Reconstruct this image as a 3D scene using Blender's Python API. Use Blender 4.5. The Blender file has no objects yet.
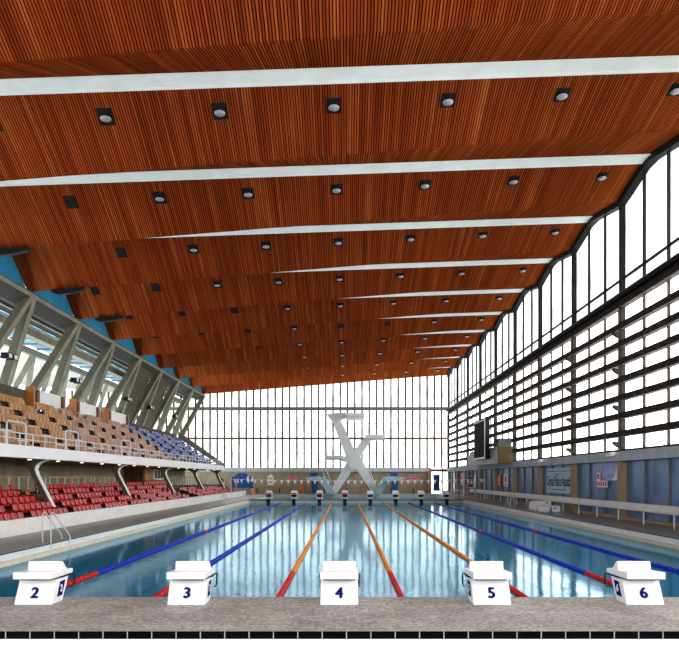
import bpy, math, random
from mathutils import Vector, Matrix, Euler
random.seed(7)
scene = bpy.context.scene
col = scene.collection
# ------------------------------------------------------------------ camera
EYE = 2.09
cam_d = bpy.data.cameras.new('camera'); cam = bpy.data.objects.new('camera', cam_d); col.objects.link(cam)
cam.location = (0, 0, EYE); cam.rotation_euler = (math.pi/2, 0, 0)
cam_d.sensor_width = 36; cam_d.lens = 36*622/679
cam_d.shift_x = -0.0096; cam_d.shift_y = 153/679
cam_d.clip_end = 400
scene.camera = cam
# ------------------------------------------------------------------ world, exposure
WIN = 4.0            # daylight strength of the frosted window glass
w = bpy.data.worlds.new('world'); scene.world = w; w.use_nodes = True
bg = w.node_tree.nodes['Background']; bg.inputs[0].default_value = (.80, .90, 1, 1); bg.inputs[1].default_value = 2.0
scene.view_settings.view_transform = 'Standard'; scene.view_settings.look = 'None'
scene.view_settings.exposure = 0.98; scene.view_settings.gamma = 1; scene.view_settings.use_curve_mapping = False

# ------------------------------------------------------------------ materials
class NT:
    def __init__(s, name):
        s.m = bpy.data.materials.new(name); s.m.use_nodes = True
        s.t = s.m.node_tree; s.t.nodes.clear()
        s.out = s.n('ShaderNodeOutputMaterial')
    def n(s, typ, **kw):
        x = s.t.nodes.new(typ)
        for k, v in kw.items(): setattr(x, k, v)
        return x
    def l(s, a, b): s.t.links.new(a, b)
    def math(s, op, a, b=None):
        x = s.n('ShaderNodeMath', operation=op)
        for i, v in enumerate((a, b)):
            if v is None: continue
            if isinstance(v, (int, float)): x.inputs[i].default_value = v
            else: s.l(v, x.inputs[i])
        return x.outputs[0]
    def mix(s, f, a, b, mode='MIX'):
        x = s.n('ShaderNodeMix', data_type='RGBA', blend_type=mode)
        for i, v in ((0, f), (6, a), (7, b)):
            if isinstance(v, (int, float)): x.inputs[i].default_value = v
            elif isinstance(v, tuple): x.inputs[i].default_value = (*v[:3], 1)
            else: s.l(v, x.inputs[i])
        return x.outputs[2]
    def coord(s): return s.n('ShaderNodeTexCoord').outputs['Object']
    def pos(s): return s.n('ShaderNodeNewGeometry').outputs['Position']
    def mapv(s, v, scale=(1,1,1)):
        x = s.n('ShaderNodeMapping'); s.l(v, x.inputs[0]); x.inputs['Scale'].default_value = scale; return x.outputs[0]
    def noise(s, v, scale=5, detail=3, rough=.5):
        x = s.n('ShaderNodeTexNoise'); s.l(v, x.inputs['Vector'])
        x.inputs['Scale'].default_value = scale; x.inputs['Detail'].default_value = detail; x.inputs['Roughness'].default_value = rough
        return x.outputs['Fac']
    def ramp(s, f, stops):
        x = s.n('ShaderNodeValToRGB'); s.l(f, x.inputs[0]); e = x.color_ramp.elements
        while len(e) < len(stops): e.new(.5)
        for i, (p, c) in enumerate(stops): e[i].position = p; e[i].color = (*c[:3], 1)
        return x.outputs[0]
    def bsdf(s, c, rough=.5, metal=0, spec=.5, bump=None, bs=.3, bd=.01):
        b = s.n('ShaderNodeBsdfPrincipled')
        if isinstance(c, tuple): b.inputs['Base Color'].default_value = (*c[:3], 1)
        else: s.l(c, b.inputs['Base Color'])
        if isinstance(rough, (int, float)): b.inputs['Roughness'].default_value = rough
        else: s.l(rough, b.inputs['Roughness'])
        b.inputs['Metallic'].default_value = metal
        b.inputs['Specular IOR Level'].default_value = spec
        if bump is not None:
            q = s.n('ShaderNodeBump'); q.inputs['Strength'].default_value = bs; q.inputs['Distance'].default_value = bd
            s.l(bump, q.inputs['Height']); s.l(q.outputs[0], b.inputs['Normal'])
        s.l(b.outputs[0], s.out.inputs[0]); return b
def mix3(c, k): return tuple(min(1, v*k) for v in c)
def simple(name, c, rough=.5, metal=0, var=.12, scale=3, spec=.25):
    t = NT(name); f = t.noise(t.coord(), scale, 4)
    t.bsdf(t.ramp(f, [(.3, mix3(c, 1-var)), (.7, mix3(c, 1+var))]), rough, metal, spec); return t.m
def concrete(name, c, streak=True, var=.3, rough=.85):
    t = NT(name); p = t.pos()
    a = t.noise(t.mapv(p, (1.2, 1.2, .5 if streak else 1.2)), 1.4, 6, .65); b = t.noise(p, 22, 3)
    f = t.math('ADD', t.math('MULTIPLY', a, .8), t.math('MULTIPLY', b, .2))
    t.bsdf(t.ramp(f, [(.3, mix3(c, 1-var)), (.7, mix3(c, 1+var))]), rough, 0, .12, b, .2, .01); return t.m
def glow(name, c, strength, cloudy=.0, z0=None):
    t = NT(name); e = t.n('ShaderNodeEmission'); e.inputs[1].default_value = strength
    if cloudy:
        f = t.noise(t.mapv(t.pos(), (.5, .5, .35)), 1.6, 5, .6)
        t.l(t.ramp(f, [(.35, mix3(c, 1-cloudy)), (.62, c)]), e.inputs[0])
    else: e.inputs[0].default_value = (*c, 1)
    t.l(e.outputs[0], t.out.inputs[0]); return t.m
def tiles(name, c, grout, su, sv, axes='XY', gap=.08, var=.12, rough=.35, patch=0.0, spec=.5):
    t = NT(name); sep = t.n('ShaderNodeSeparateXYZ'); t.l(t.pos(), sep.inputs[0])
    ax = {'X': 0, 'Y': 1, 'Z': 2}
    u = t.math('MULTIPLY', sep.outputs[ax[axes[0]]], 1/su); v = t.math('MULTIPLY', sep.outputs[ax[axes[1]]], 1/sv)
    gu = t.math('LESS_THAN', t.math('FRACT', u), gap); gv = t.math('LESS_THAN', t.math('FRACT', v), gap)
    g = t.math('MAXIMUM', gu, gv)
    cb = t.n('ShaderNodeCombineXYZ'); t.l(t.math('FLOOR', u), cb.inputs[0]); t.l(t.math('FLOOR', v), cb.inputs[1])
    wn = t.n('ShaderNodeTexWhiteNoise'); t.l(cb.outputs[0], wn.inputs[0])
    base = t.mix(wn.outputs[0], mix3(c, 1-var), mix3(c, 1+var))
    if patch:
        f = t.noise(t.pos(), 1.3, 6, .7)
        base = t.mix(1.0, base, t.ramp(f, [(.3, (1-patch,)*3), (.7, (1, 1, 1))]), 'MULTIPLY')
    t.bsdf(t.mix(g, base, grout), rough, 0, spec); return t.m

M = {}
# slatted timber ceiling: battens run along the hall, dark gaps between them
def wood_ceiling():
    t = NT('slatted_timber'); sep = t.n('ShaderNodeSeparateXYZ'); t.l(t.pos(), sep.inputs[0])
    u = t.math('MULTIPLY', sep.outputs[0], 1/.098)
    fr = t.math('FRACT', u); fl = t.math('FLOOR', u)
    gap = t.math('LESS_THAN', fr, .34)
    bay = t.math('FLOOR', t.math('MULTIPLY', t.math('ADD', sep.outputs[1], 1.45), 1/3.325))
    cb = t.n('ShaderNodeCombineXYZ'); t.l(fl, cb.inputs[0]); t.l(bay, cb.inputs[1])
    wn = t.n('ShaderNodeTexWhiteNoise'); t.l(cb.outputs[0], wn.inputs[0])
    big = t.noise(t.mapv(t.pos(), (1.1, .12, .3)), 1.3, 4, .6)
    grain = t.noise(t.mapv(t.pos(), (30, 1.0, 6)), 1.0, 3, .6)
    tone = t.math('ADD', t.math('MULTIPLY', wn.outputs[0], .34), t.math('ADD', t.math('MULTIPLY', big, .48), t.math('MULTIPLY', grain, .22)))
    c = t.ramp(tone, [(.20, (.11, .013, .003)), (.45, (.23, .034, .007)), (.66, (.35, .064, .013)), (.88, (.56, .19, .05))])
    c = t.mix(gap, c, (.022, .004, .002))
    b = t.bsdf(c, .7, 0, .0)
    g = t.n('ShaderNodeBsdfGlossy'); g.inputs['Roughness'].default_value = .42; t.l(t.mix(gap, (.90, .30, .08), (.1, .02, .005)), g.inputs['Color'])
    ms = t.n('ShaderNodeMixShader'); ms.inputs[0].default_value = .07; t.l(b.outputs[0], ms.inputs[1]); t.l(g.outputs[0], ms.inputs[2]); t.l(ms.outputs[0], t.out.inputs[0]); return t.m
M['wood_ceiling'] = wood_ceiling()
def trough():
    t = NT('lit_white_trough'); f = t.noise(t.pos(), 1.2, 4)
    b = t.bsdf(t.ramp(f, [(.3, (.62, .65, .60)), (.7, (.72, .76, .72))]), .6, 0, .1)
    b.inputs['Emission Color'].default_value = (.93, 1, .95, 1); b.inputs['Emission Strength'].default_value = .12; return t.m
M['white_strip'] = trough()
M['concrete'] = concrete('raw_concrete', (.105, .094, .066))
M['concrete_light'] = concrete('pale_concrete', (.27, .255, .19))
M['concrete_grey'] = concrete('grey_board_concrete', (.06, .056, .046), True, .25)
M['concrete_wall'] = concrete('olive_concrete', (.38, .31, .20))
M['lintel'] = concrete('grey_blue_lintel', (.50, .54, .56), True, .25)
M['pillar'] = concrete('tan_pillar', (.40, .29, .18), True, .25)
M['stand_wall'] = concrete('pale_terrazzo_wall', (.80, .80, .78), False, .12, .6)
M['white'] = simple('white_paint', (.86, .87, .87), .4, 0, .03)
M['hall_paint'] = simple('beige_paint', (.42, .40, .35), .8, 0, .05)
M['white_gloss'] = simple('white_fibreglass', (.92, .92, .92), .25, 0, .02)
M['dark_metal'] = simple('dark_steel', (.016, .015, .014), .6, 0, .3, 3, .1)
def louvre_mat():
    t = NT('weathered_louvre'); f = t.noise(t.mapv(t.pos(), (1, 1.2, 3)), 2.2, 6, .75)
    t.bsdf(t.ramp(f, [(.35, (.018, .013, .011)), (.55, (.045, .034, .027)), (.74, (.20, .17, .14))]), .8, 0, .1); return t.m
M['louvre'] = louvre_mat()
M['mullion'] = simple('bronze_mullion', (.10, .072, .048), .6, 0, .25, 3, .1)
M['mullion_grey'] = simple('grey_transom', (.17, .155, .135), .6, 0, .2)
M['black'] = simple('black_plastic', (.010, .010, .011), .5, 0, .2, 3, .15)
M['black_tile'] = tiles('black_edge_tile', (.0022, .0022, .0028), (.40, .40, .38), .332, 5, 'XZ', .04, .3, .6, 0, .02)
M['black_tile_y'] = tiles('black_coping_tile', (.02, .022, .03), (.30, .31, .32), .5, 5, 'YZ', .07, .3, .5, 0, .15)
M['white_tile'] = tiles('white_wall_tile', (.90, .90, .90), (.80, .81, .82), .152, .152, 'XZ', .05, .01, .3)
M['deck'] = tiles('grey_mosaic', (.57, .55, .52), (.30, .29, .275), .05, .05, 'XY', .12, .34, .6, .55, .15)
M['deck_side'] = tiles('brown_grey_mosaic', (.30, .27, .235), (.20, .19, .17), .06, .06, 'XY', .1, .2, .35, .3)
M['deck_left'] = tiles('grey_green_mosaic', (.30, .295, .27), (.20, .2, .18), .06, .06, 'XY', .1, .2, .4, .3)
M['pool_tile'] = tiles('turquoise_pool_tile', (.13, .50, .64), (.10, .40, .52), .25, .25, 'XY', .06, .06, .3)
M['pool_wall'] = tiles('pale_pool_wall_tile', (.76, .82, .80), (.62, .70, .70), .25, .13, 'YZ', .06, .05, .3)
M['pool_wall_x'] = tiles('pale_pool_end_tile', (.45, .55, .55), (.36, .46, .46), .25, .13, 'XZ', .06, .05, .3)
M['cream'] = simple('cream_gutter', (.72, .66, .52), .5, 0, .1)
M['lane_line'] = simple('dark_lane_tile', (.02, .06, .10), .4)
def water_mat(name='pool_water', deep=(.03, .55, .80)):
    t = NT(name)
    p = t.pos()
    a = t.noise(t.mapv(p, (.8, .35, 1)), .9, 4, .55); b = t.noise(t.mapv(p, (1, .5, 1)), 5, 2, .5)
    h = t.math('ADD', t.math('MULTIPLY', a, .8), t.math('MULTIPLY', b, .13))
    bp = t.n('ShaderNodeBump'); bp.inputs['Strength'].default_value = .10; bp.inputs['Distance'].default_value = .10; t.l(h, bp.inputs['Height'])
    fr = t.n('ShaderNodeFresnel'); fr.inputs[0].default_value = 1.30; t.l(bp.outputs[0], fr.inputs['Normal'])
    gl = t.n('ShaderNodeBsdfGlossy'); gl.inputs['Roughness'].default_value = .085; t.l(bp.outputs[0], gl.inputs['Normal'])
    gl.inputs['Color'].default_value = (.68, .90, 1, 1)
    tr = t.n('ShaderNodeBsdfTransparent'); tr.inputs[0].default_value = (*deep, 1)
    mx = t.n('ShaderNodeMixShader'); df = t.n('ShaderNodeBsdfDiffuse'); df.inputs[0].default_value = (.0, .22, .42, 1)
    m0 = t.n('ShaderNodeMixShader'); m0.inputs[0].default_value = .78; t.l(tr.outputs[0], m0.inputs[1]); t.l(df.outputs[0], m0.inputs[2])
    t.l(fr.outputs[0], mx.inputs[0]); t.l(m0.outputs[0], mx.inputs[1]); t.l(gl.outputs[0], mx.inputs[2])
    t.l(mx.outputs[0], t.out.inputs[0]); return t.m
M['water'] = water_mat()
def seat_mat(name, cols, rough=.45):
    t = NT(name); oi = t.n('ShaderNodeObjectInfo')
    n = len(cols); t.bsdf(t.ramp(oi.outputs['Random'], [(i/(n-1), c) for i, c in enumerate(cols)]), rough, 0, .25); return t.m
M['seat_tan'] = seat_mat('tan_seat', [(.36, .15, .06), (.52, .26, .09), (.58, .34, .13), (.44, .22, .12), (.54, .30, .15)])
M['seat_rose'] = seat_mat('rose_tan_seat', [(.38, .19, .11), (.48, .27, .17), (.55, .34, .23), (.42, .22, .13)])
M['seat_blue'] = seat_mat('blue_seat', [(.035, .06, .24), (.07, .11, .36), (.20, .26, .46)], .25)  # lightest blue is a painted highlight on some of the seats
M['seat_red'] = seat_mat('red_seat', [(.42, .004, .004), (.52, .008, .006), (.36, .005, .005)], .22)
M['rope_blue'] = simple('blue_float', (.006, .02, .50), .5, 0, .1, 3, .08)
M['rope_orange'] = simple('orange_float', (.85, .27, .004), .5, 0, .1, 3, .08)
M['rope_red'] = simple('red_float', (.60, .008, .006), .5, 0, .1, 3, .08)
M['navy'] = simple('navy_vinyl', (.003, .006, .14), .6, 0, .05, 3, .05)
M['chrome'] = simple('brushed_steel', (.75, .75, .74), .25, .8, .05)
M['rail_white'] = simple('white_rail', (.72, .73, .70), .4, 0, .05)
M['rail_wood'] = simple('timber_handrail', (.45, .33, .18), .5)
M['blue_gable'] = concrete('blue_painted_gable', (.03, .26, .46), False, .22, .6)
M['blue_panel'] = NT('blue_glazed_panel').m
def blue_panel():
    t = NT('blue_wall_panel'); f = t.noise(t.mapv(t.pos(), (.6, .6, .35)), 1.5, 4)
    t.bsdf(t.ramp(f, [(.3, (.03, .10, .27)), (.7, (.16, .29, .50))]), .3, 0, .4); return t.m
M['blue_panel'] = blue_panel()
M['steel_blue'] = simple('pale_blue_paint', (.40, .55, .62), .5, 0, .08)
M['board_concrete'] = concrete('painted_tower_concrete', (.74, .76, .755), True, .06, .6)
M['board_top'] = simple('pale_blue_board', (.38, .62, .72), .5)
M['timber'] = simple('orange_timber', (.50, .17, .035), .45, 0, .25, 2)
M['timber_dark'] = simple('dark_timber', (.16, .055, .02), .45, 0, .3, 2)
M['screen'] = simple('screen_face', (.012, .014, .017), .4, 0, .2)
M['box_grey'] = simple('grey_cladding', (.40, .41, .40), .5, 0, .08)
M['box_brown'] = concrete('stained_plywood', (.085, .058, .026), True, .3)
M['dark_glass'] = simple('smoked_glass', (.05, .055, .05), .2)
M['banner'] = simple('pale_banner', (.44, .55, .62), .6, 0, .05)
M['ink'] = simple('dark_ink', (.03, .04, .07), .6, 0, .05)
M['sign_white'] = simple('sign_white', (.85, .84, .86), .5, 0, .04)
M['sign_red'] = simple('sign_red', (.62, .05, .07), .5, 0, .08)
M['sign_pink'] = simple('sign_pink', (.78, .33, .38), .5, 0, .1)
M['sign_blue'] = simple('sign_blue', (.01, .08, .30), .5, 0, .15)
M['door_blue'] = simple('door_blue', (.02, .07, .32), .4, 0, .08)
M['pane'] = glow('frosted_daylight_pane', (1, 1, 1), WIN, .0)
M['pane_far'] = glow('frosted_end_pane', (1, 1, 1), 1.6, .60)
M['pane_upper'] = glow('frosted_clerestory_pane', (.97, .985, 1), 1.25, .55)  # grey clouding paints reflections of the louvres into the pane colour
M['pane_back'] = glow('frosted_back_pane', (1, 1, 1), 2.25)
M['mullion_dark'] = simple('dark_window_bar', (.04, .03, .022), .7, 0, .25, 3, .05)
M['lamp'] = glow('warm_bulb', (1, .72, .36), 2.2)
M['downlight'] = simple('silver_reflector', (.50, .50, .49), .3, .3, .05)
M['hatch'] = simple('black_recess', (.008, .006, .005), .8)
M['skin'] = simple('skin', (.62, .32, .20), .5, 0, .05)
M['hair'] = simple('dark_hair', (.03, .02, .015), .6)
M['cloth_red'] = simple('red_cloth', (.55, .02, .03), .8)
M['cloth_white'] = simple('white_cloth', (.82, .82, .80), .8, 0, .03)
M['cloth_blue'] = simple('grey_blue_cloth', (.24, .30, .48), .8)
M['cone_blue'] = simple('blue_cone', (.01, .20, .50), .4)
M['yellow'] = simple('yellow_plastic', (.80, .55, .05), .4)
M['orange'] = simple('orange_plastic', (.72, .18, .04), .4)
M['green'] = simple('plant_green', (.05, .12, .03), .7)

# ------------------------------------------------------------------ mesh helpers
class MB:
    def __init__(s): s.v = []; s.f = []; s.mi = []; s.mats = []
    def _m(s, m):
        if m not in s.mats: s.mats.append(m)
        return s.mats.index(m)
    def add(s, vs, fs, m='white'):
        b = len(s.v); s.v += [tuple(v) for v in vs]; i = s._m(m)
        for f in fs: s.f.append(tuple(b+k for k in f)); s.mi.append(i)
        return s
    def box(s, x0, x1, y0, y1, z0, z1, m='white'):
        return s.add([(x0,y0,z0),(x1,y0,z0),(x1,y1,z0),(x0,y1,z0),(x0,y0,z1),(x1,y0,z1),(x1,y1,z1),(x0,y1,z1)],
                     [(0,3,2,1),(4,5,6,7),(0,1,5,4),(1,2,6,5),(2,3,7,6),(3,0,4,7)], m)
    def prism(s, poly, axis, a, b, m='white'):
        # poly: 2-D outline in the two other axes (in order), extruded from a to b along axis
        n = len(poly)
        def P(p, c):
            return {'X': (c, p[0], p[1]), 'Y': (p[0], c, p[1]), 'Z': (p[0], p[1], c)}[axis]
        vs = [P(p, a) for p in poly] + [P(p, b) for p in poly]
        fs = [tuple(range(n))[::-1], tuple(range(n, 2*n))] + [(i, (i+1) % n, n+(i+1) % n, n+i) for i in range(n)]
        return s.add(vs, fs, m)
    def bar(s, p, q, wx, wy, m='white', up=(0, 0, 1), w2=None):
        # rectangular bar from p to q; wx measured across 'side', wy across the other
        p, q = Vector(p), Vector(q); d = (q-p).normalized(); u = Vector(up)
        sd = d.cross(u)
        if sd.length < 1e-4: sd = d.cross(Vector((0, 1, 0)))
        sd.normalize(); t = sd.cross(d).normalized()
        w2 = w2 or (wx, wy); vs = []
        for o, (a, b) in ((p, (wx, wy)), (q, w2)):
            for i, j in ((-1,-1),(1,-1),(1,1),(-1,1)): vs.append(o + sd*(i*a/2) + t*(j*b/2))
        return s.add(vs, [(0,3,2,1),(4,5,6,7),(0,1,5,4),(1,2,6,5),(2,3,7,6),(3,0,4,7)], m)
    def tube(s, pts, r, m='white', n=8, r2=None):
        pts = [Vector(p) for p in pts]; k = len(pts); vs = []; fs = []
        for i, p in enumerate(pts):
            d = (pts[min(i+1, k-1)] - pts[max(i-1, 0)]).normalized()
            u = Vector((0, 0, 1)) if abs(d.z) < .95 else Vector((1, 0, 0))
            a = d.cross(u).normalized(); b = a.cross(d)
            rr = r if r2 is None else r + (r2-r)*i/(k-1)
            for j in range(n):
                th = 2*math.pi*j/n; vs.append(p + a*(rr*math.cos(th)) + b*(rr*math.sin(th)))
        for i in range(k-1):
            for j in range(n): fs.append((i*n+j, i*n+(j+1) % n, (i+1)*n+(j+1) % n, (i+1)*n+j))
        fs.append(tuple(range(n))[::-1]); fs.append(tuple((k-1)*n+j for j in range(n)))
        return s.add(vs, fs, m)
    def lathe(s, prof, c, m='white', n=16):
        vs = []; fs = []; k = len(prof)
        for r, z in prof:
            for j in range(n):
                th = 2*math.pi*j/n; vs.append((c[0]+r*math.cos(th), c[1]+r*math.sin(th), c[2]+z))
        for i in range(k-1):
            for j in range(n): fs.append((i*n+j, i*n+(j+1) % n, (i+1)*n+(j+1) % n, (i+1)*n+j))
        fs.append(tuple(range(n))[::-1]); fs.append(tuple((k-1)*n+j for j in range(n)))
        return s.add(vs, fs, m)
    def build(s, name, parent=None, loc=None, smooth=False):
        me = bpy.data.meshes.new(name)
        o = Vector(loc) if loc is not None else Vector((0, 0, 0))
        me.from_pydata([tuple(Vector(v)-o) for v in s.v], [], s.f)
        for m in s.mats: me.materials.append(M[m] if isinstance(m, str) else m)
        me.polygons.foreach_set('material_index', s.mi)
        if smooth: me.polygons.foreach_set('use_smooth', [True]*len(s.f))
        me.update()
        ob = bpy.data.objects.new(name, me); col.objects.link(ob)
        if parent is not None: ob.parent = parent; ob.location = o - world_loc(parent)
        else: ob.location = o
        return ob
def world_loc(o):
    v = Vector(o.location); p = o.parent
    while p: v = v + Vector(p.location); p = p.parent
    return v
def bevel(o, wd=.01, seg=2):
    b = o.modifiers.new('bevel', 'BEVEL'); b.width = wd; b.segments = seg; b.limit_method = 'ANGLE'; return o
def tag(o, label, cat, group=None, kind=None):
    o['label'] = label; o['category'] = cat
    if group: o['group'] = group
    if kind: o['kind'] = kind
    return o
def struct(o): o['kind'] = 'structure'; return o
def empty(name, loc):
    o = bpy.data.objects.new(name, None); col.objects.link(o); o.location = loc; o.empty_display_size = .2; return o
def text(s, size, mat, name, parent, loc, rot, ext=.004, bold=.0, align='CENTER', sx=1):
    c = bpy.data.curves.new('text', 'FONT'); c.body = s; c.size = size; c.extrude = ext
    c.align_x = align; c.align_y = 'CENTER'
    to = bpy.data.objects.new('text', c); col.objects.link(to)
    bpy.context.view_layer.update()
    me = bpy.data.meshes.new_from_object(to.evaluated_get(bpy.context.evaluated_depsgraph_get()))
    bpy.data.objects.remove(to); bpy.data.curves.remove(c)
    me.materials.clear(); me.materials.append(M[mat])
    if sx != 1: me.transform(Matrix.Diagonal((sx, 1, 1, 1)))
    if bold:
        vs = [v.co.copy() for v in me.vertices]; fs = [tuple(p.vertices) for p in me.polygons]; V = []; F = []
        for k, (dx, dy) in enumerate(((-bold, 0), (bold, 0), (0, bold*.6), (0, -bold*.6), (0, 0))):
            b = len(V); V += [(v.x+dx, v.y+dy, v.z+k*.0002) for v in vs]; F += [tuple(b+i for i in f) for f in fs]
        m2 = bpy.data.meshes.new('lettering'); m2.from_pydata(V, [], F); m2.materials.append(M[mat]); me = m2
    o = bpy.data.objects.new(name, me); col.objects.link(o); o.rotation_euler = rot
    if parent is not None: o.parent = parent; o.location = Vector(loc) - world_loc(parent)
    else: o.location = loc
    return o
ORD = ['first', 'second', 'third', 'fourth', 'fifth', 'sixth', 'seventh', 'eighth', 'ninth', 'tenth', 'eleventh', 'twelfth', 'thirteenth', 'fourteenth', 'fifteenth']

# ------------------------------------------------------------------ main dimensions
BAY = 6.65; VAL = [84.7 - BAY*k for k in range(15)]      # valleys of the folded roof / wall columns
Y0, Y1 = -8.4, 84.7
XR, XL = 14.0, -19.5
PL, PR = -9.5, 11.5                                   # pool sides
PN, PF = 10.92, 61.0                                  # pool ends
WZ = -0.36                                            # water level
def zv(x): return 15.05 + .08*x - (.002*(x-8)**2 if x > 8 else 0)
def zp(x): return 16.23 + .035*x

# ------------------------------------------------------------------ ceiling
xs = [XL + (XR + .25 - XL)*i/24 for i in range(25)]
cb = MB()
def sheet(mb, ya, za, yb, zb, m):
    vs = []
    for x in xs: vs += [(x, ya, za(x)), (x, yb, zb(x))]
    fs = [(2*i, 2*i+2, 2*i+3, 2*i+1) for i in range(len(xs)-1)]
    mb.add(vs, fs, m)
for v in VAL:
    if v < Y0 + .2: continue
    y = v - BAY
    sheet(cb, y, zv, y+3.2, zp, 'wood_ceiling')
    sheet(cb, y+3.2, zp, y+3.2, lambda x: zp(x)+.05, 'white_strip')
    sheet(cb, y+3.2, lambda x: zp(x)+.05, y+4.05, lambda x: zp(x)+.05, 'white_strip')
    sheet(cb, y+4.05, lambda x: zp(x)+.05, y+4.05, zp, 'white_strip')
    sheet(cb, y+4.05, zp, y+BAY, zv, 'wood_ceiling')
ceiling = struct(cb.build('ceiling'))
n_trim = [0]
def trim(mb, smooth=False):
    n_trim[0] += 1; return struct(mb.build('trim_%d' % n_trim[0], smooth=smooth))
# white light troughs recessed in each ridge
for v in VAL:
    y = v - BAY
    if y < -8.6: continue
    mb = MB(); vs = []
    sec = [(y+3.21, -.04), (y+3.21, .04), (y+4.04, .04), (y+4.04, -.04), (y+3.96, -.04), (y+3.92, .0), (y+3.33, .0), (y+3.29, -.04)]
    for x in (XL+.05, XR-.05): vs += [(x, a, zp(x)+b) for a, b in sec]
    n = len(sec)
    mb.add(vs, [tuple(range(n)), tuple(range(n, 2*n))[::-1]] + [(i, n+i, n+(i+1) % n, (i+1) % n) for i in range(n)], 'white_strip')
    trim(mb)
# blue gables between roof folds on the left
gb = MB()
for v in VAL:
    y = v - BAY
    if y < -8.6: continue
    gb.prism([(y, zv(XL)-.1), (y+BAY, zv(XL)-.1), (y+4.05, zp(XL)+.05), (y+3.2, zp(XL)+.05)], 'X', XL-.12, XL+.03, 'blue_gable')
struct(gb.build('wall_left_gables'))

# ------------------------------------------------------------------ right wall
wz0, wz1 = 3.45, 10.7
rows = 8
k = 0
cols_y = [v for v in VAL if v > Y0-.5]
for i, v in enumerate(cols_y):
    y0, y1 = v - BAY, v
    if y1 <= Y0: continue
    k += 1
    X = XR + .12
    zt = lambda yy: (zv(XR) + (zp(XR)-zv(XR))*(min((yy-y0)/3.2, 1) if yy-y0 < 3.2 else (1 if yy-y0 < 4.05 else (y1-yy)/2.6)))
    mb = MB()
    mb.add([(X, y0, wz0), (X, y1, wz0), (X, y1, wz1), (X, y0, wz1)], [(0, 1, 2, 3)], 'pane')
    mb.add([(X, y0, 11.3), (X, y1, 11.3), (X, y1, zt(y1-.001)), (X, y0+4.05, zp(XR)), (X, y0+3.2, zp(XR)), (X, y0, zt(y0))], [(0, 1, 2, 3, 4, 5)], 'pane_upper')
    win = struct(mb.build('window_%d' % k))
    fr = MB()
    for q in range(rows):                              # deep weathered louvre beams
        z = wz0 + (wz1-wz0)*q/rows
        if q: fr.box(XR-.22, XR+.10, y0+.02, y1-.02, z-.19, z+.12, 'louvre')
    fr.box(XR-.05, XR+.1, y0, y1, wz0, wz0+.10, 'dark_metal')
    fr.build('louvre_beams', win)
    mf = MB()
    for q in (1, 2):
        yy = y0 + BAY*q/3
        mf.box(XR-.02, XR+.11, yy-.04, yy+.04, wz0, wz1, 'mullion_dark')
    for q in (1, 2):
        yy = y0 + BAY*q/3
        mf.box(XR-.02, XR+.11, yy-.045, yy+.045, 11.3, zt(yy)-.05, 'mullion_dark')
    mf.box(XR-.0, XR+.11, y0, y1, 12.15, 12.25, 'dark_metal')
    mf.build('window_frame', win)
    # slim white reveals beside the tall panes
# columns
for i, v in enumerate(cols_y):
    mb = MB(); mb.box(XR-.14, XR+.2, v-.10, v+.10, 3.4, zv(XR)-.05, 'dark_metal')
    mb.box(XR-.22, XR-.14, v-.04, v+.05, 3.4, 10.6, 'mullion')
    trim(mb)
    mb = MB(); mb.box(XR-.12, XR+.3, v-.36, v+.36, 0, 2.95, 'pillar')
    trim(mb)
# mid beam in several flanges, lintel
mb = MB(); mb.box(XR-.20, XR+.2, Y0, Y1, 10.72, 10.95, 'louvre'); mb.box(XR-.12, XR+.2, Y0, Y1, 10.95, 11.12, 'dark_metal')
mb.box(XR-.34, XR+.2, Y0, Y1, 11.12, 11.36, 'dark_metal'); mb.box(XR-.36, XR-.34, Y0, Y1, 11.30, 11.34, 'mullion_grey'); trim(mb)
mb = MB(); mb.box(XR-.35, XR+.4, Y0, Y1, 2.95, 3.42, 'lintel'); trim(mb)
# dark zigzag beam under roof edge
mb = MB()
for v in VAL:
    y = v - BAY
    if y < -8.6: continue
    pts = [(y, zv(XR)), (y+3.2, zp(XR)), (y+4.05, zp(XR)), (y+BAY, zv(XR))]
    for (a, za), (b, zb) in zip(pts, pts[1:]):
        mb.prism([(a, za-.27), (b, zb-.27), (b, zb+.02), (a, za+.02)], 'X', XR-.25, XR+.2, 'dark_metal')
trim(mb)
# ground-level blue panelling between the pillars
mb = MB(); mb.box(XR+.14, XR+.2, Y0, Y1, .12, 2.95, 'blue_panel'); mb.box(XR+.02, XR+.2, Y0, Y1, 0, .14, 'pillar')
wr = struct(mb.build('wall_right'))
mb = MB()
for v in cols_y:
    for q in (.06, 1/3, 2/3, .94):
        yy = v - BAY*q; mb.box(XR+.05, XR+.15, yy-.04, yy+.04, .12, 2.95, 'mullion_grey')
mb.build('panel_frame', wr)

# ------------------------------------------------------------------ far wall (D = 85)
def end_glazing(name, Y, x0, x1, ztop, z0=3.5, face=1, mat='pane_far'):
    mb = MB(); pts = [(x0, z0), (x1, z0), (x1, ztop(x1)), (x0, ztop(x0))]
    mb.add([(p[0], Y+.12*face, p[1]) for p in pts], [(0, 1, 2, 3)], mat)
    w_ = struct(mb.build(name)); fr = MB()
    n = int(round((x1-x0)/.985))
    for i in range(n+1):
        x = x0 + (x1-x0)*i/n
        a, b = sorted((Y-.10*face, Y+.10*face))
        fr.box(x-.11, x+.11, a, b, z0, ztop(x), 'mullion')
    a, b = sorted((Y-.14*face, Y+.10*face))
    fr.box(x0, x1, a, b, 11.3, 11.75, 'mullion_grey'); fr.box(x0, x1, a, b, 7.35, 7.6, 'mullion')
    a, b = sorted((Y-.02*face, Y+.10*face))
    for z in (5.45, 9.5): fr.box(x0, x1, a, b, z-.02, z+.02, 'mullion_grey')
    fr.build('window_frame', w_); return w_
end_glazing('window_20', Y1, XL, XR, lambda x: zv(x)+.05)
end_glazing('window_21', Y1, -62, XL, lambda x: 14.0)
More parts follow.
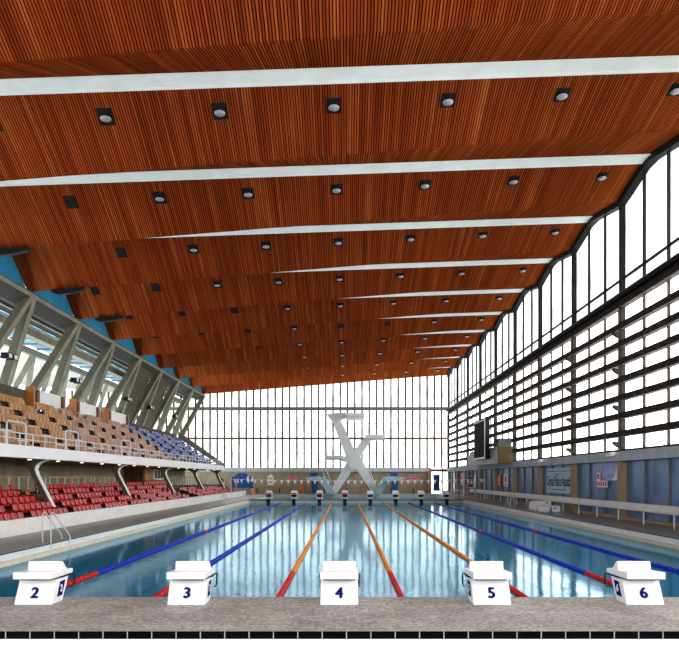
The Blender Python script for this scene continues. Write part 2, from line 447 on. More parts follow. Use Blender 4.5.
end_glazing('window_22', Y0, XL, XR, lambda x: 16.2, 1.2, -1, 'pane_back')
mb = MB(); mb.box(-62, 11.2, Y1-.25, Y1+.3, 2.95, 3.5, 'lintel'); trim(mb)
mb = MB(); mb.box(-62, 11.2, Y1+.25, Y1+.6, -.1, 2.95, 'concrete_wall'); mb.box(13.4, 14.3, Y1+.25, Y1+.6, -.1, 2.95, 'concrete_wall')
mb.box(11.2, 11.5, Y1-.15, Y1+.3, 0, 3.5, 'pillar'); struct(mb.build('wall_far'))
mb = MB(); mb.box(-62, XR+.3, Y0-.6, Y0-.2, -1, 1.2, 'white_tile'); struct(mb.build('wall_back'))
# glazed door bay at the right end of the far wall
mb = MB(); mb.add([(11.5, Y1+.2, 0), (14, Y1+.2, 0), (14, Y1+.2, 3.5), (11.5, Y1+.2, 3.5)], [(0, 1, 2, 3)], 'pane_far')
w_ = struct(mb.build('window_23')); mb = MB()
for x in (11.55, 13.15, 13.95): mb.box(x-.06, x+.06, Y1-.02, Y1+.18, 0, 3.5, 'mullion')
mb.box(11.5, 14, Y1-.04, Y1+.18, 2.95, 3.3, 'mullion'); mb.build('window_frame', w_)
mb = MB(); mb.box(11.9, 12.75, Y1-.05, Y1+.05, .35, 2.55, 'door_blue'); d_ = struct(mb.build('door_1'))
mb = MB(); mb.box(12.6, 12.68, Y1-.12, Y1-.05, 1.2, 1.45, 'chrome'); mb.build('door_handle', d_)

# ------------------------------------------------------------------ floors, pools
# near bulkhead deck and the wall it drops to in front of the camera
EDGE = 8.5
mb = MB(); mb.box(-30, 30, EDGE, PN, -.02, 0, 'deck'); mb.box(-30, 30, EDGE+.02, PN-.02, -2.6, -.02, 'concrete_grey')
struct(mb.build('floor_near_deck'))
mb = MB(); mb.box(-30, 30, EDGE-.02, EDGE+.0, -.105, .0, 'black_tile'); trim(mb)
mb = MB(); mb.box(-30, 30, EDGE-.01, EDGE+.02, -2.4, -.105, 'white_tile'); struct(mb.build('wall_deck_face'))
mb = MB(); mb.box(-30, 30, Y0-.5, EDGE, -1.3, -1.2, 'white_tile'); struct(mb.build('floor_near_pool'))
mb = MB(); mb.box(-30, 30, 9.53, 9.55, -.001, .002, 'deck_side'); trim(mb)
# side decks
mb = MB(); mb.box(-12.1, PL-.1, PN, 79.5, -.4, 0, 'deck_left'); struct(mb.build('floor_left_deck'))
mb = MB(); mb.box(PR+.1, XR+.3, PN, Y1+.3, -.4, 0, 'deck_side'); struct(mb.build('floor_right_deck'))
mb = MB(); mb.box(-62, PR, 79.5, Y1+.3, -.4, 0, 'deck_left'); struct(mb.build('floor_far_deck'))
# coping, gutter and pool walls
mb = MB(); mb.box(PL-.11, PL+.01, PN, 79.5, -.04, .012, 'black_tile_y'); trim(mb)
mb = MB(); mb.box(PR-.01, PR+.11, PN, 79.5, -.04, .012, 'black_tile_y'); trim(mb)
mb = MB()
mb.box(PL-.1, PL, PN, 79.5, -2.2, -.04, 'pool_wall'); mb.box(PR, PR+.1, PN, 79.5, -2.2, -.04, 'pool_wall')
mb.box(PL, PR, PN-.1, PN, -2.2, -.02, 'pool_wall_x'); mb.box(PL, PR, 79.45, 79.55, -2.2, 0, 'pool_wall_x')
mb.box(PL, PR, PN, 79.5, -2.3, -2.2, 'pool_tile')
struct(mb.build('wall_pool_basin'))
mb = MB(); mb.box(PL-.0, PL+.10, PN, 60.9, -.40, -.22, 'cream'); trim(mb)
mb = MB(); mb.box(PR-.14, PR+.0, PN, 60.9, -.40, -.24, 'cream'); trim(mb)
LX = [-.115 + 2.5*(i-3) for i in range(8)]             # lane centres 1..8
mb = MB()
for x in LX: mb.box(x-.13, x+.13, 12.8, 59, -2.2, -2.19, 'lane_line'); mb.box(x-.5, x+.5, 12.6, 12.85, -2.2, -2.19, 'lane_line'); mb.box(x-.5, x+.5, 58.9, 59.1, -2.2, -2.19, 'lane_line')
trim(mb)
mb = MB(); mb.add([(PL+.002, PN+.002, WZ), (PR-.002, PN+.002, WZ), (PR-.002, PF+.04, WZ), (PL+.002, PF+.04, WZ)], [(0, 1, 2, 3)], 'water')
tag(mb.build('pool_water'), 'rippled turquoise water filling the swimming lanes between the two bulkheads', 'water', None, 'stuff')
mb = MB(); mb.add([(PL+.002, PF+.96, WZ), (PR-.002, PF+.96, WZ), (PR-.002, 79.44, WZ), (PL+.002, 79.44, WZ)], [(0, 1, 2, 3)], 'water')
tag(mb.build('pool_water'), 'narrow band of diving pool water behind the far bulkhead', 'water', None, 'stuff')
# far bulkhead
mb = MB(); mb.box(PL, PR, PF, PF+1.0, -.16, 0, 'concrete_light'); mb.box(PL, PR, PF+.05, PF+.95, -2.2, -.16, 'pool_wall_x')
struct(mb.build('floor_far_bulkhead'))

# ------------------------------------------------------------------ lane ropes
RX = [LX[i]+1.25 for i in range(7)]
rope_names = ['blue lane rope between lanes 1 and 2, nearest the left side', 'blue lane rope between starting blocks 2 and 3',
 'orange lane rope between starting blocks 3 and 4', 'orange lane rope between starting blocks 4 and 5', 'orange lane rope between starting blocks 5 and 6',
 'blue lane rope running just left of starting block 6', 'blue lane rope farthest right, nearest the white barrier']
rope_names[4] = 'orange lane rope reaching down behind starting block 5'
def rope_part(mb, x, y0, y1, m, r=.065, step=.22):
    n = max(2, int((y1-y0)/step)); prof = []
    for i in range(n):
        a = y0 + (y1-y0)*i/n; b = y0 + (y1-y0)*(i+1)/n
        prof += [(a+.01, r*.55), (a+.03, r), (b-.03, r), (b-.01, r*.55)]
    vs = []; fs = []; N = 8; k = len(prof)
    for (yy, rr) in prof:
        for j in range(N):
            th = 2*math.pi*j/N; vs.append((x+rr*math.cos(th), yy, WZ+.02+rr*math.sin(th)))
    for i in range(k-1):
        for j in range(N): fs.append((i*N+j, i*N+(j+1) % N, (i+1)*N+(j+1) % N, (i+1)*N+j))
    mb.add(vs, fs, m)
for i, x in enumerate(RX):
    main = 'rope_orange' if i in (2, 3, 4) else 'rope_blue'
    root = empty('lane_rope', (x, PN, WZ)); tag(root, rope_names[i], 'lane rope', 'lane ropes across the pool')
    mb = MB(); rope_part(mb, x, 15.9, 58.4, main)
    mb.build('float_line', root)
    for a, b in ((PN+.1, 15.9), (58.4, PF-.05)):
        mb = MB(); rope_part(mb, x, a, b, 'rope_red'); o = mb.build('end_floats', root); o['label'] = 'red floats at the rope end'
    for yy in (28, 43):
        if i in (0, 1, 5, 6):
            mb = MB(); rope_part(mb, x, yy, yy+.5, 'rope_red', .07, .25); o = mb.build('marker_float', root); o['label'] = 'red marker float'

# ------------------------------------------------------------------ starting blocks (near)
def start_block(num, x, side):
    x = -.112 + 2.522*(num-4)
    y = 10.23
    root = empty('starting_block', (x, y, 0))
    place = {2: 'leftmost of the near blocks', 3: 'left of the centre block', 4: 'seen square on in the centre', 5: 'right of the centre block', 6: 'rightmost of the near blocks'}[num]
    tag(root, 'white starting block numbered %d, %s' % (num, place), 'starting block', 'starting blocks on the near deck')
    hw = .312
    # leaning pedestal: front face leans towards the pool
    mb = MB(); mb.prism([(y, 0), (y+.40, 0), (y+.64, .39), (y+.19, .39)], 'X', x-hw, x+hw, 'white_gloss')
    bevel(mb.build('pedestal', root, (x, y, 0)), .012)
    mb = MB(); mb.box(x-hw+.05, x+hw-.05, y+.10, y+.5, .39, .425, 'black'); mb.build('gap_strip', root)['label'] = 'dark gap under the platform'
    mb = MB(); mb.prism([(y-.02, .425), (y+.78, .42), (y+.80, .475), (y+.78, .50), (y-.02, .54)], 'X', x-hw-.004, x+hw+.004, 'white_gloss')
    bevel(mb.build('platform', root, (x, y, .44)), .006)
    mb = MB(); mb.prism([(y+.40, .50), (y+.66, .49), (y+.47, .662), (y+.43, .662)], 'X', x-.285, x+.285, 'white_gloss')
    bevel(mb.build('footrest', root, (x, y, .5)), .008)
    # number on the leaning front face
    lean = math.atan2(.19, .39)
    t = text(str(num), .25, 'navy', 'number', root, (x, y+.075, .18), (math.pi/2 - lean, 0, 0), .003, .013, sx=1.0)
    for sgn in (-1, 1):
        sp = MB(); xx = x + sgn*(hw+.004)
        sp.prism([(y+.19, .10), (y+.37, .10), (y+.49, .34), (y+.31, .34)], 'X', xx-.004, xx+.004, 'navy')
        o = sp.build('side_plate', root); o['label'] = 'navy number plate'
        tx = text(str(num), .17, 'white', 'side_number', o, (xx+sgn*.006, y+.34, .22), (math.pi/2, 0, math.pi/2*sgn), .002, .006)
    for sgn in (-1, 1):
        hb = MB(); xx = x + sgn*(hw+.03)
        hb.tube([(xx-sgn*.05, y+.30, .415), (xx, y+.34, .415), (xx, y+.74, .415), (xx, y+.80, .38), (xx, y+.79, .22), (xx, y+.74, .19), (xx, y+.62, .20)], .014, 'black')
        hb.build('handle', root, None, True)['label'] = 'black backstroke grip bar'
    return root
for num in (2, 3, 4, 5, 6): start_block(num, LX[num-1], 0)
# far blocks
for i, x in enumerate(LX):
    y = PF + .35
    root = empty('starting_block', (x, y, 0))
    red = i < 4
    tag(root, '%s starting block on the far bulkhead, %s' % ('red and white' if red else 'white and navy', ['first from the left end', 'second from the left end', 'third from the left end', 'fourth from the left end', 'fourth from the right end', 'third from the right end', 'second from the right end', 'at the right end'][i]), 'starting block', 'starting blocks on the far bulkhead')
    mb = MB(); mb.prism([(y+.55, 0), (y+.15, 0), (y-.12, .50), (y+.40, .50)], 'X', x-.32, x+.32, 'white_gloss'); mb.build('pedestal', root)
    mb = MB(); mb.prism([(y-.30, .52), (y+.5, .56), (y+.5, .66), (y-.30, .60)], 'X', x-.35, x+.35, 'white_gloss'); mb.build('platform', root)
    mb = MB(); mb.prism([(y+.1, .63), (y+.4, .66), (y+.35, .86), (y+.30, .86)], 'X', x-.28, x+.28, 'white_gloss'); mb.build('footrest', root)
    a = MB(); a.prism([(y-.16, .40), (y-.12, .52), (y-.14, .52), (y-.18, .40)], 'X', x-.3, x+.3, 'sign_red' if red else 'navy')
    if red:
        a = MB(); a.box(x-.3, x+.3, y-.33, y-.305, .50, .62, 'sign_red'); a.build('stripe', root)['label'] = 'red stripe'
    b = MB(); b.prism([(y-.02, .22), (y-.13, .44), (y-.15, .44), (y-.04, .22)], 'X', x-.24, x+.24, 'navy'); b.build('number_plate', root)['label'] = 'navy number plate'
    b = MB(); b.box(x-.17, x+.17, PF-.12, PF-.002, -.75, -.02, 'black'); b.box(x-.2, x+.2, PF-.12, PF+.5, -.0, .02, 'dark_metal'); b.build('bracket', root)['label'] = 'black bracket hung down to the water'

# ------------------------------------------------------------------ downlights in the ceiling
rown = 0
for v in reversed(VAL):
    yp = v - BAY + 4.05
    if yp < 20: continue
    rown += 1
    for i in range(-4, 4):
        X = -.45 + 4.22*i
        if X < -17 and rown < 4: continue
        Yc = yp + .76
        tt = (Yc-yp)/2.6
        z = zp(X)*(1-tt) + zv(X)*tt
        sx_ = (zp(X+1)*(1-tt)+zv(X+1)*tt) - z; sy_ = (zv(X)-zp(X))/2.6
        lamp = i >= -2 and not (i == -2 and rown > 4) and not (rown == 6 and i in (0, 1)) 
        root = empty('downlight' if lamp else 'ceiling_hatch', (X, Yc, z))
        nm = ORD[rown-1]
        place = ['leftmost', 'second from left', 'third from left', 'fourth from left', 'fifth from left', 'sixth from left', 'seventh from left', 'eighth from left'][i+4] if rown >= 4 else ['', 'leftmost', 'second from left', 'third from left', 'fourth from left', 'fifth from left', 'sixth from left', 'seventh from left'][i+4]
        if lamp: tag(root, 'round silver downlight in %s timber roof fold from camera, %s opening' % (nm, place), 'ceiling light', 'downlights in the timber ceiling')
        else: tag(root, 'empty black square recess in %s timber roof fold from camera, %s opening' % (nm, place), 'ceiling opening', 'square ceiling openings')
        def S(dx, dy, dz): return (X+dx, Yc+dy, z + sx_*dx + sy_*dy + dz)
        a = .27; mb = MB()
        mb.add([S(-a,-a,-.012), S(a,-a,-.012), S(a,a,-.012), S(-a,a,-.012), S(-a,-a,.0), S(a,-a,.0), S(a,a,.0), S(-a,a,.0)],
               [(0,1,2,3),(4,7,6,5),(0,4,5,1),(1,5,6,2),(2,6,7,3),(3,7,4,0)], 'hatch')
        mb.build('recess', root)
        if lamp:
            mb = MB(); vs = []; N = 16
            for rr, dz in ((.20, -.07), (.195, -.10), (.11, -.13), (.03, -.14)):
                for j in range(N):
                    th = 2*math.pi*j/N; vs.append((X+rr*math.cos(th), Yc+rr*math.sin(th), z+dz+sx_*rr*math.cos(th)))
            fs = [(q*N+j, q*N+(j+1) % N, (q+1)*N+(j+1) % N, (q+1)*N+j) for q in range(3) for j in range(N)] + [tuple(3*N+j for j in range(N)), tuple(range(N))[::-1]]
            mb.add(vs, fs, 'downlight'); mb.build('reflector', root, None, True)['label'] = 'silver reflector dish'
# black loudspeaker clusters at left ends of the valleys
for i, v in enumerate([31.5, 38.15, 44.8]):
    x = -17.0; z = zv(x) - .02
    root = empty('loudspeaker', (x, v, z)); tag(root, 'black loudspeaker bar under the left end of a roof valley, %s from camera' % ORD[i], 'loudspeaker', 'black loudspeakers under the roof')
    mb = MB()
    mb.prism([(x-.95, z-.20-.07), (x-.6, z-.36-.05), (x+.3, z-.30), (x+1.0, z-.2+.07), (x+1.0, z-.02+.08), (x-.95, z-.02-.08)], 'Y', v-.28, v-.02, 'black'); mb.build('cabinet', root)
    for q in (-.7, -.1, .5):
        mb = MB(); mb.tube([(x+q, v-.30, z-.2), (x+q, v-.27, z-.2)], .08, 'dark_metal', 12); mb.build('driver', root)

# ------------------------------------------------------------------ left side: raked frames on the spine
mb = MB()
mb.prism([(XL+.25, 13.15), (XL+.25, 13.5), (-22.3, 13.6), (-22.2, 12.9), (-21.0, 12.95), (-20.2, 12.7)], 'Y', Y0, Y1, 'concrete_grey'); 
mb.box(XL-.1, XL+.32, Y0, Y1, 13.16, 13.40, 'concrete_light')
trim(mb)
mb = MB(); mb.box(-22.9, -22.4, Y0, Y1, 12.2, 12.75, 'concrete_light'); trim(mb)
mb = MB(); mb.box(-21.3, -21.15, Y0, Y1, 12.78, 12.9, 'concrete_light'); trim(mb)
names = []
vis = [v for v in VAL if v > 30]
for i, v in enumerate(sorted(VAL)):
    if v < 24: continue
    for sgn, half in ((-1, 'near'), (1, 'far')):
        if v > 84 and sgn > 0: continue
        a = Vector((XL+.34, v + sgn*.12, 13.22)); b = Vector((-22.0, v + sgn*1.9, 7.0))
        d = (b-a).normalized(); s_ = Vector((1, 0, 0)); t_ = d.cross(s_).normalized()
        # blade leg: broad at the top, narrow at the foot; broad side faces along the hall
        mb = MB(); vs = []
        for o, wd, th in ((a, .55, .30), (b, .62, .30)):
            # depth goes outward (-X) from the edge line
            for p, q in ((0, -1), (-1, -1), (-1, 1), (0, 1)): vs.append(o + Vector((p*wd, 0, 0)) + Vector((0, 1, 0))*(q*th/2) + Vector((0, 0, 0)))
        mb.add(vs, [(0,3,2,1),(4,5,6,7),(0,1,5,4),(1,2,6,5),(2,3,7,6),(3,0,4,7)], 'concrete')
        root = mb.build('raking_column')
        tag(root, 'raked concrete leg leaning %s the camera from the %s roof valley above the left stand' % ('towards' if sgn < 0 else 'away from', ORD[int(round((v-25.15)/BAY))]), 'concrete column', 'raked concrete legs along the left stand')
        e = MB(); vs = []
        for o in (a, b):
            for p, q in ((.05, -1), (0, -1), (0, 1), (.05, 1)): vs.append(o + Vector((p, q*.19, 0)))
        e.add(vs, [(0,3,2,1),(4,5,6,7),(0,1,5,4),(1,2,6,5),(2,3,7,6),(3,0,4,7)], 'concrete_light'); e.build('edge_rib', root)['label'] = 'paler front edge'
# solid concrete infill bays (D 58..65 and 65..71)
mb = MB()
for y0, y1 in ((59.3, 63.7), (65.3, 69.9)):
    mb.add([(-19.8, y0+.6, 13), (-19.8, y1-.3, 13), (-22.2, y1+.6, 6.6), (-22.2, y0-.3, 6.6), (-20.1, y0+.6, 13), (-20.1, y1-.3, 13), (-22.5, y1+.6, 6.6), (-22.5, y0-.3, 6.6)],
           [(0,1,2,3),(4,7,6,5),(0,4,5,1),(1,5,6,2),(2,6,7,3),(3,7,4,0)], 'concrete')
struct(mb.build('wall_left_stair_core'))
# second line of slender frames on the other side of the spine
for i in range(9):
    v = 48 + i*BAY
    if v > 84: continue
    c = v
    mb = MB()
    mb.bar((-27.5, c, 12.9), (-29.5, c-2.0, 7.0), .38, .38, 'concrete_light'); mb.bar((-27.5, c, 12.9), (-29.5, c+2.0, 7.0), .38, .38, 'concrete_light')
    mb.bar((-28.2, c-3.1, 10.6), (-29.8, c-2.4, 7.0), .3, .3, 'concrete_light'); mb.bar((-28.2, c-3.1, 10.6), (-29.5, c-4.05, 7.0), .3, .3, 'concrete_light'); mb.bar((-27.5, c-3.1, 12.9), (-28.2, c-3.1, 10.6), .3, .3, 'concrete_light')
    root = mb.build('lattice_frame')
    tag(root, 'slender pale concrete lattice frame beyond the raked legs, %s from the left edge' % ORD[i], 'concrete frame', 'lattice frames on far side of the spine')
mb = MB(); mb.box(-29.5, -29.0, 20, Y1, 8.9, 9.3, 'concrete_light'); mb.box(-27.7, -27.3, 20, Y1, 12.8, 13.3, 'concrete_light'); trim(mb)
# sports hall beyond: sloping pale ceiling with lamps
mb = MB(); mb.add([(-27.4, 20, 13.4), (-27.4, 84.5, 13.4), (-61, 84.5, 16.1), (-61, 20, 16.1)], [(0, 1, 2, 3)], 'hall_paint'); struct(mb.build('ceiling_side_hall'))
mb = MB(); mb.box(-62, -61.5, 20, Y1, 0, 18, 'hall_paint'); struct(mb.build('wall_side_hall'))
M['sky_glass'] = glow('blue_sky_rooflight', (.30, .68, 1.0), .75, .5)
mb = MB(); mb.box(-27.5, -22.3, Y0, Y1, 13.62, 13.66, 'sky_glass'); w_ = struct(mb.build('window_30'))
mb = MB(); y = 22
while y < 84:
    mb.box(-27.5, -22.3, y, y+.16, 13.45, 13.62, 'concrete_light'); y += BAY/3
for x in (-24.2, -25.8): mb.box(x-.3, x+.3, 20, Y1, 13.5, 13.62, 'concrete_light')
mb.build('window_frame', w_)
li = 0
for xx in (-29, -32, -35):
    for yy in range(44, 72, 4):
        z = 13.4 + (-27.4-xx)*.08 - .06; li += 1
        mb = MB(); mb.lathe([(.05, -.22), (.2, -.2), (.22, -.05), (.08, 0)], (xx, yy, z), 'lamp', 10)
        tag(mb.build('hall_lamp', None, (xx, yy, z)), 'small warm lamp under the side hall ceiling, %s along the %s line of lamps' % (ORD[(yy-44)//4], {-29: 'nearest', -32: 'middle', -35: 'farthest'}[xx]), 'lamp', 'warm lamps seen through the concrete frames')
# spotlights on the frames
for i, (y, x) in enumerate(((36.9, -20.1), (46.05, -20.1), (56.85, -20.1), (63.5, -20.1), (72.65, -20.1))):
    root = empty('floodlight', (x, y, 9.3)); tag(root, 'pair of black floodlights on concrete legs over the left stand, %s from camera' % ORD[i], 'floodlight', 'floodlights on the concrete legs')
    mb = MB(); mb.bar((x-.45, y, 9.3), (x+.1, y, 9.3), .06, .06, 'black'); mb.build('arm', root)
    for s_ in (-.3, .3):
        mb = MB(); mb.prism([(y+s_-.22, 9.1), (y+s_+.22, 9.15), (y+s_+.18, 9.5), (y+s_-.2, 9.45)], 'X', x-.1, x+.35, 'black'); mb.build('lamp_head', root)
        mb = MB(); mb.box(x+.35, x+.37, y+s_-.16, y+s_+.16, 9.18, 9.42, 'white'); mb.build('lens', root)

# ------------------------------------------------------------------ left stands
# upper tier slab (steps) with white fascia
TX0, TZ0, TR, TH = -14.35, 3.12, .72, .495
NR = 7; YE = 70.0
mb = MB()
pts = [(-13.85, 2.98), (-13.85, TZ0)]
for r in range(NR):
    x = TX0 + .42 - TR*r; z = TZ0 + TH*r
    pts += [(x, z), (x-TR, z)] if r == 0 else [(x, z), (x-TR, z)]
pts += [(-20.9, pts[-1][1]), (-20.9, 5.6), (-18.2, 3.1), (-18.2, 2.98)]
mb.prism(pts, 'Y', 5, YE, 'concrete_grey'); struct(mb.build('floor_upper_stand'))
mb = MB(); mb.prism([(-13.75, 2.95), (-13.75, 3.48), (-13.95, 3.48), (-13.95, 2.95)], 'Y', 5, YE+.1, 'white'); trim(mb)
mb = MB(); mb.prism([(-13.8, 2.95), (-13.8, 3.0), (-18.2, 3.0), (-18.2, 2.93), (-14.3, 2.93)], 'Y', 5, YE+.05, 'concrete_light'); trim(mb)
# end raking parapet
mb = MB(); mb.prism([(-13.8, 3.2), (-13.8, 3.75), (-18.9, 7.35), (-18.9, 6.6)], 'Y', YE, YE+.18, 'concrete_light'); trim(mb)
# solid wall behind upper rows at the top
mb = MB(); mb.box(-19.35, -19.15, 5, 37.2, 6.1, 7.35, 'concrete'); mb.box(-19.35, -19.15, 55, YE, 6.1, 7.0, 'concrete'); trim(mb)
# fascia railing
rail = empty('balcony_railing', (-13.85, 24, 3.48)); tag(rail, 'thin white railing along the upper stand front edge', 'railing')
mb = MB(); mb.tube([(-13.85, 15, 4.0), (-13.85, YE, 4.0)], .03, 'rail_white', 6); mb.build('top_rail', rail)
mb = MB(); mb.tube([(-13.85, 15, 3.76), (-13.85, YE, 3.76)], .02, 'rail_white', 6); mb.build('mid_rail', rail)
y = 22.0
while y < YE:
    mb = MB(); mb.tube([(-13.85, y, 3.46), (-13.85, y, 4.0)], .028, 'rail_white', 6); mb.build('post', rail); y += 1.1
for i, y in enumerate((26.2, 31.5, 39.2)):
    mb = MB(); mb.tube([(-13.88, y-.75, 3.48), (-13.88, y-.75, 4.35), (-13.88, y-.65, 4.45), (-13.88, y+.65, 4.45), (-13.88, y+.75, 4.35), (-13.88, y+.75, 3.48)], .04, 'rail_white', 6)
    tag(mb.build('guard_hoop'), 'tall white tubular hoop above the balcony railing, %s from the left edge' % ORD[i], 'railing hoop', 'hoops along the balcony railing')

BP = 3.85; NB = 7; PITCH = .42
def proto_mesh(name, parts):
    mb = MB()
    for f in parts: f(mb)
    return mb
def seat_back(mb, m, h=.50, w=.38):
    n = 4
    for i in range(n):
        a = -w/2 + w*i/n; b = -w/2 + w*(i+1)/n
        ca = -.03*(1-(2*a/w)**2); cb_ = -.03*(1-(2*b/w)**2)
        mb.add([(ca-.10, a, .22), (cb_-.10, b, .22), (cb_-.17, b, .22+h-.03), (ca-.17, a, .22+h-.03), (ca-.13, a, .22), (cb_-.13, b, .22), (cb_-.20, b, .22+h-.03), (ca-.20, a, .22+h-.03)],
               [(0,1,2,3),(4,7,6,5),(0,4,5,1),(1,5,6,2),(2,6,7,3),(3,7,4,0)], m)
def seat_pan_up(mb, m, w=.36):       # tip-up pan folded against the back
    mb.prism([(-.10, .20), (-.03, .19), (-.07, .50), (-.12, .52)], 'Y', -w/2, w/2, m)
def seat_legs(mb, m='dark_metal'):
    for s_ in (-.19, .19): mb.prism([(-.14, 0), (-.06, 0), (-.06, .25), (-.14, .25)], 'Y', s_-.01, s_+.01, m)
def seat_proto(m, h, w, kind):
    b1 = MB(); seat_back(b1, m, h, w); ob = b1.build('backrest')
    b2 = MB()
    if kind == 'up': seat_pan_up(b2, m, w*.95)
    else: b2.prism([(-.12, .22), (.24, .24), (.27, .20), (.25, .12), (.20, .19), (-.12, .18)], 'Y', -w/2, w/2, m)
    os = b2.build('seat')
    b3 = MB(); seat_legs(b3); ol = b3.build('leg')
    b4 = MB(); seat_back(b4, m, h, w); 
    if kind == 'up': seat_pan_up(b4, m, w*.95)
    else: b4.prism([(-.12, .22), (.24, .24), (.27, .20), (.25, .12), (.20, .19), (-.12, .18)], 'Y', -w/2, w/2, m)
    seat_legs(b4); ow = b4.build('seat_whole')
    r = (ob.data, os.data, ol.data, ow.data)
    for o in (ob, os, ol, ow): bpy.data.objects.remove(o)
    return r
def put_seat(name, protos, loc, label, cat, group, parts):
    if parts:
        r = bpy.data.objects.new(name, None); col.objects.link(r); r.location = loc; r.empty_display_size = .1
        for nm, me in zip(('backrest', 'seat', 'leg'), protos[:3]):
            o = bpy.data.objects.new(nm, me); col.objects.link(o); o.parent = r
    else:
        r = bpy.data.objects.new(name, protos[3]); col.objects.link(r); r.location = loc
    r['label'] = label; r['category'] = cat; r['group'] = group
def merge_seats(name, protos, locs, label, cat):
    me = protos[3]; mb = MB()
    mats = [m for m in me.materials]
    for L in locs:
        for p in me.polygons: pass
        b = len(mb.v); mb.v += [tuple(Vector(v.co)+Vector(L)) for v in me.vertices]
        for p in me.polygons: mb.f.append(tuple(b+q for q in p.vertices)); mb.mi.append(p.material_index)
    mb.mats = mats
    o = mb.build(name); tag(o, label, cat, None, 'stuff')
PT = seat_proto('seat_tan', .43, .36, 'up'); PS = seat_proto('seat_rose', .43, .36, 'up')
PB = seat_proto('seat_blue', .36, .37, 'down'); PRd = seat_proto('seat_red', .27, .38, 'down')
def px(x, y): return 346 + 622*x/y
upper = []; 
for r in range(NR):
    X = TX0 - TR*r + .05; Z = TZ0 + TH*r
    b = 0; y0 = 17.4
    while y0 < YE - 1:
        off = (0.0 if r % 2 == 0 else 1.2) * 0
        for s_ in range(NB):
            y = y0 + .45 + PITCH*(s_+.5)
            if y > YE-.6: continue
            if px(X, y) < -14: continue
            if r == NR-1 and min(abs(y-q) for q in (37.2, 43.0, 48.9)) < .35: continue
            upper.append((y, r, b, s_, X, Z))
        b += 1; y0 += BP
upper.sort()
tan = [u for u in upper if u[0] < 53.4]; blue = [u for u in upper if u[0] >= 53.4]
def blockname(y): return int((y-17.4)//BP)
for n, (y, r, b, s_, X, Z) in enumerate(tan[:300]):
    gp = 'tan seats in the %s row of the upper stand, %s block from the left' % (ORD[r], ORD[max(0, b-1)])
    put_seat('tip_up_seat', PT if y < 33 + r*1.2 else PS, (X, y, Z), 'tan tip-up seat in %s upper-stand row from front, %s block from left' % (ORD[r], ORD[max(0, b-1)]), 'seat', gp, n < 60)
if tan[300:]: merge_seats('tip_up_seats', PS, [(X, y, Z) for (y, r, b, s_, X, Z) in tan[300:]], 'farthest tan tip-up seats of the upper stand beside the blue section', 'seats')
for n, (y, r, b, s_, X, Z) in enumerate(blue[:300]):
    gp = 'blue seats in the %s row of the upper stand, %s block' % (ORD[r], ORD[b-9])
    put_seat('shell_seat', PB, (X, y, Z), 'blue seat in %s upper-stand row from front, %s blue block from left' % (ORD[r], ORD[b-9]), 'seat', gp, False)
# aisle steps in pale concrete
mb = MB(); y0 = 17.4
while y0 < YE-1:
    for r in range(NR-1):
        x = TX0 + .42 - TR*(r+1); z = TZ0 + TH*r
        mb.box(x-.02, x+.34, y0-.44, y0+.44, z, z+TH/2, 'stand_wall')
    y0 += BP
trim(mb)
# screens behind the top row
for i, (a, b) in enumerate(((37.2, 42.3), (43.0, 48.2), (48.9, 54.6))):
    root = empty('press_box', (-19.1, a, 6.5)); tag(root, 'white screen panels with orange timber end behind the top row, %s from left' % ORD[i], 'screen', 'white screens behind the top row')
    mb = MB(); mb.box(-19.15, -18.68, a, a+.12, 6.3, 7.58, 'timber'); mb.build('end_panel', root)['label'] = 'orange timber end panel'
    ymid = a + 1.3
    for (p, q) in ((a+.12, a+.9), (a+1.25, b-.75), (b-.45, b)):
        mb = MB(); mb.box(-19.15, -19.05, p, q, 6.4, 7.55, 'white'); mb.build('screen_panel', root)
    for p in (a+.9, b-.75):
        mb = MB(); mb.box(-19.14, -18.9, p, p+.3, 6.4, 7.5, 'timber_dark'); mb.build('divider', root)['label'] = 'dark timber divider'
# lower stand
LX0, LZ0, LR, LH = -12.62, .28, .75, .26
mb = MB(); pts = [(-12.1, -.3), (-12.1, .10)]
pts = [(-12.15, -.3), (-12.15, LZ0)]
for r in range(5):
    x = LX0 + .38 - LR*r; z = LZ0 + LH*r; pts += [(x, z), (x-LR, z)]
pts += [(-18.3, pts[-1][1]), (-18.3, -.3)]
mb.prism(pts, 'Y', 5, 76, 'concrete_grey'); struct(mb.build('floor_lower_stand'))
mb = MB(); mb.box(-12.16, -12.0, 5, 74.5, 0, .58, 'stand_wall'); struct(mb.build('wall_stand_front'))
mb = MB(); mb.box(-18.4, -18.1, 5, YE, 1.3, 2.98, 'concrete_wall'); struct(mb.build('wall_left_lower'))
low = []
for r in range(5):
    X = LX0 - LR*r + .02; Z = LZ0 + LH*r; y0 = 17.0; b = 0
    while y0 < 69:
        for s_ in range(7):
            y = y0 + .35 + .48*(s_+.5)
            if px(X, y) < -14: continue
            if r >= 3 and 29.3 < y < 31.6: continue
            if 50.5 < y < 53.5 and r < 3: continue
            if r > 2 and y > 54: continue
            if r in (1, 2) and min(abs(y-q) for q in (29.0, 39.5, 49.8, 60.0, 70.3)) < .42: continue
            low.append((y, r, b, s_, X, Z))
        y0 += 3.9; b += 1
low.sort()
for n, (y, r, b, s_, X, Z) in enumerate(low[:300]):
    gp = 'red seats in the %s row of the lower stand, %s block from left' % (ORD[r], ORD[max(0, b-1)])
    put_seat('stadium_seat', PRd, (X, y, Z), 'red plastic seat in %s lower-stand row from front, %s block from left' % (ORD[r], ORD[max(0, b-1)]), 'seat', gp, n < 60)
if low[300:]: merge_seats('stadium_seats', PRd, [(X, y, Z) for (y, r, b, s_, X, Z) in low[300:]], 'farthest red plastic seats at the end of the lower stand', 'seats')
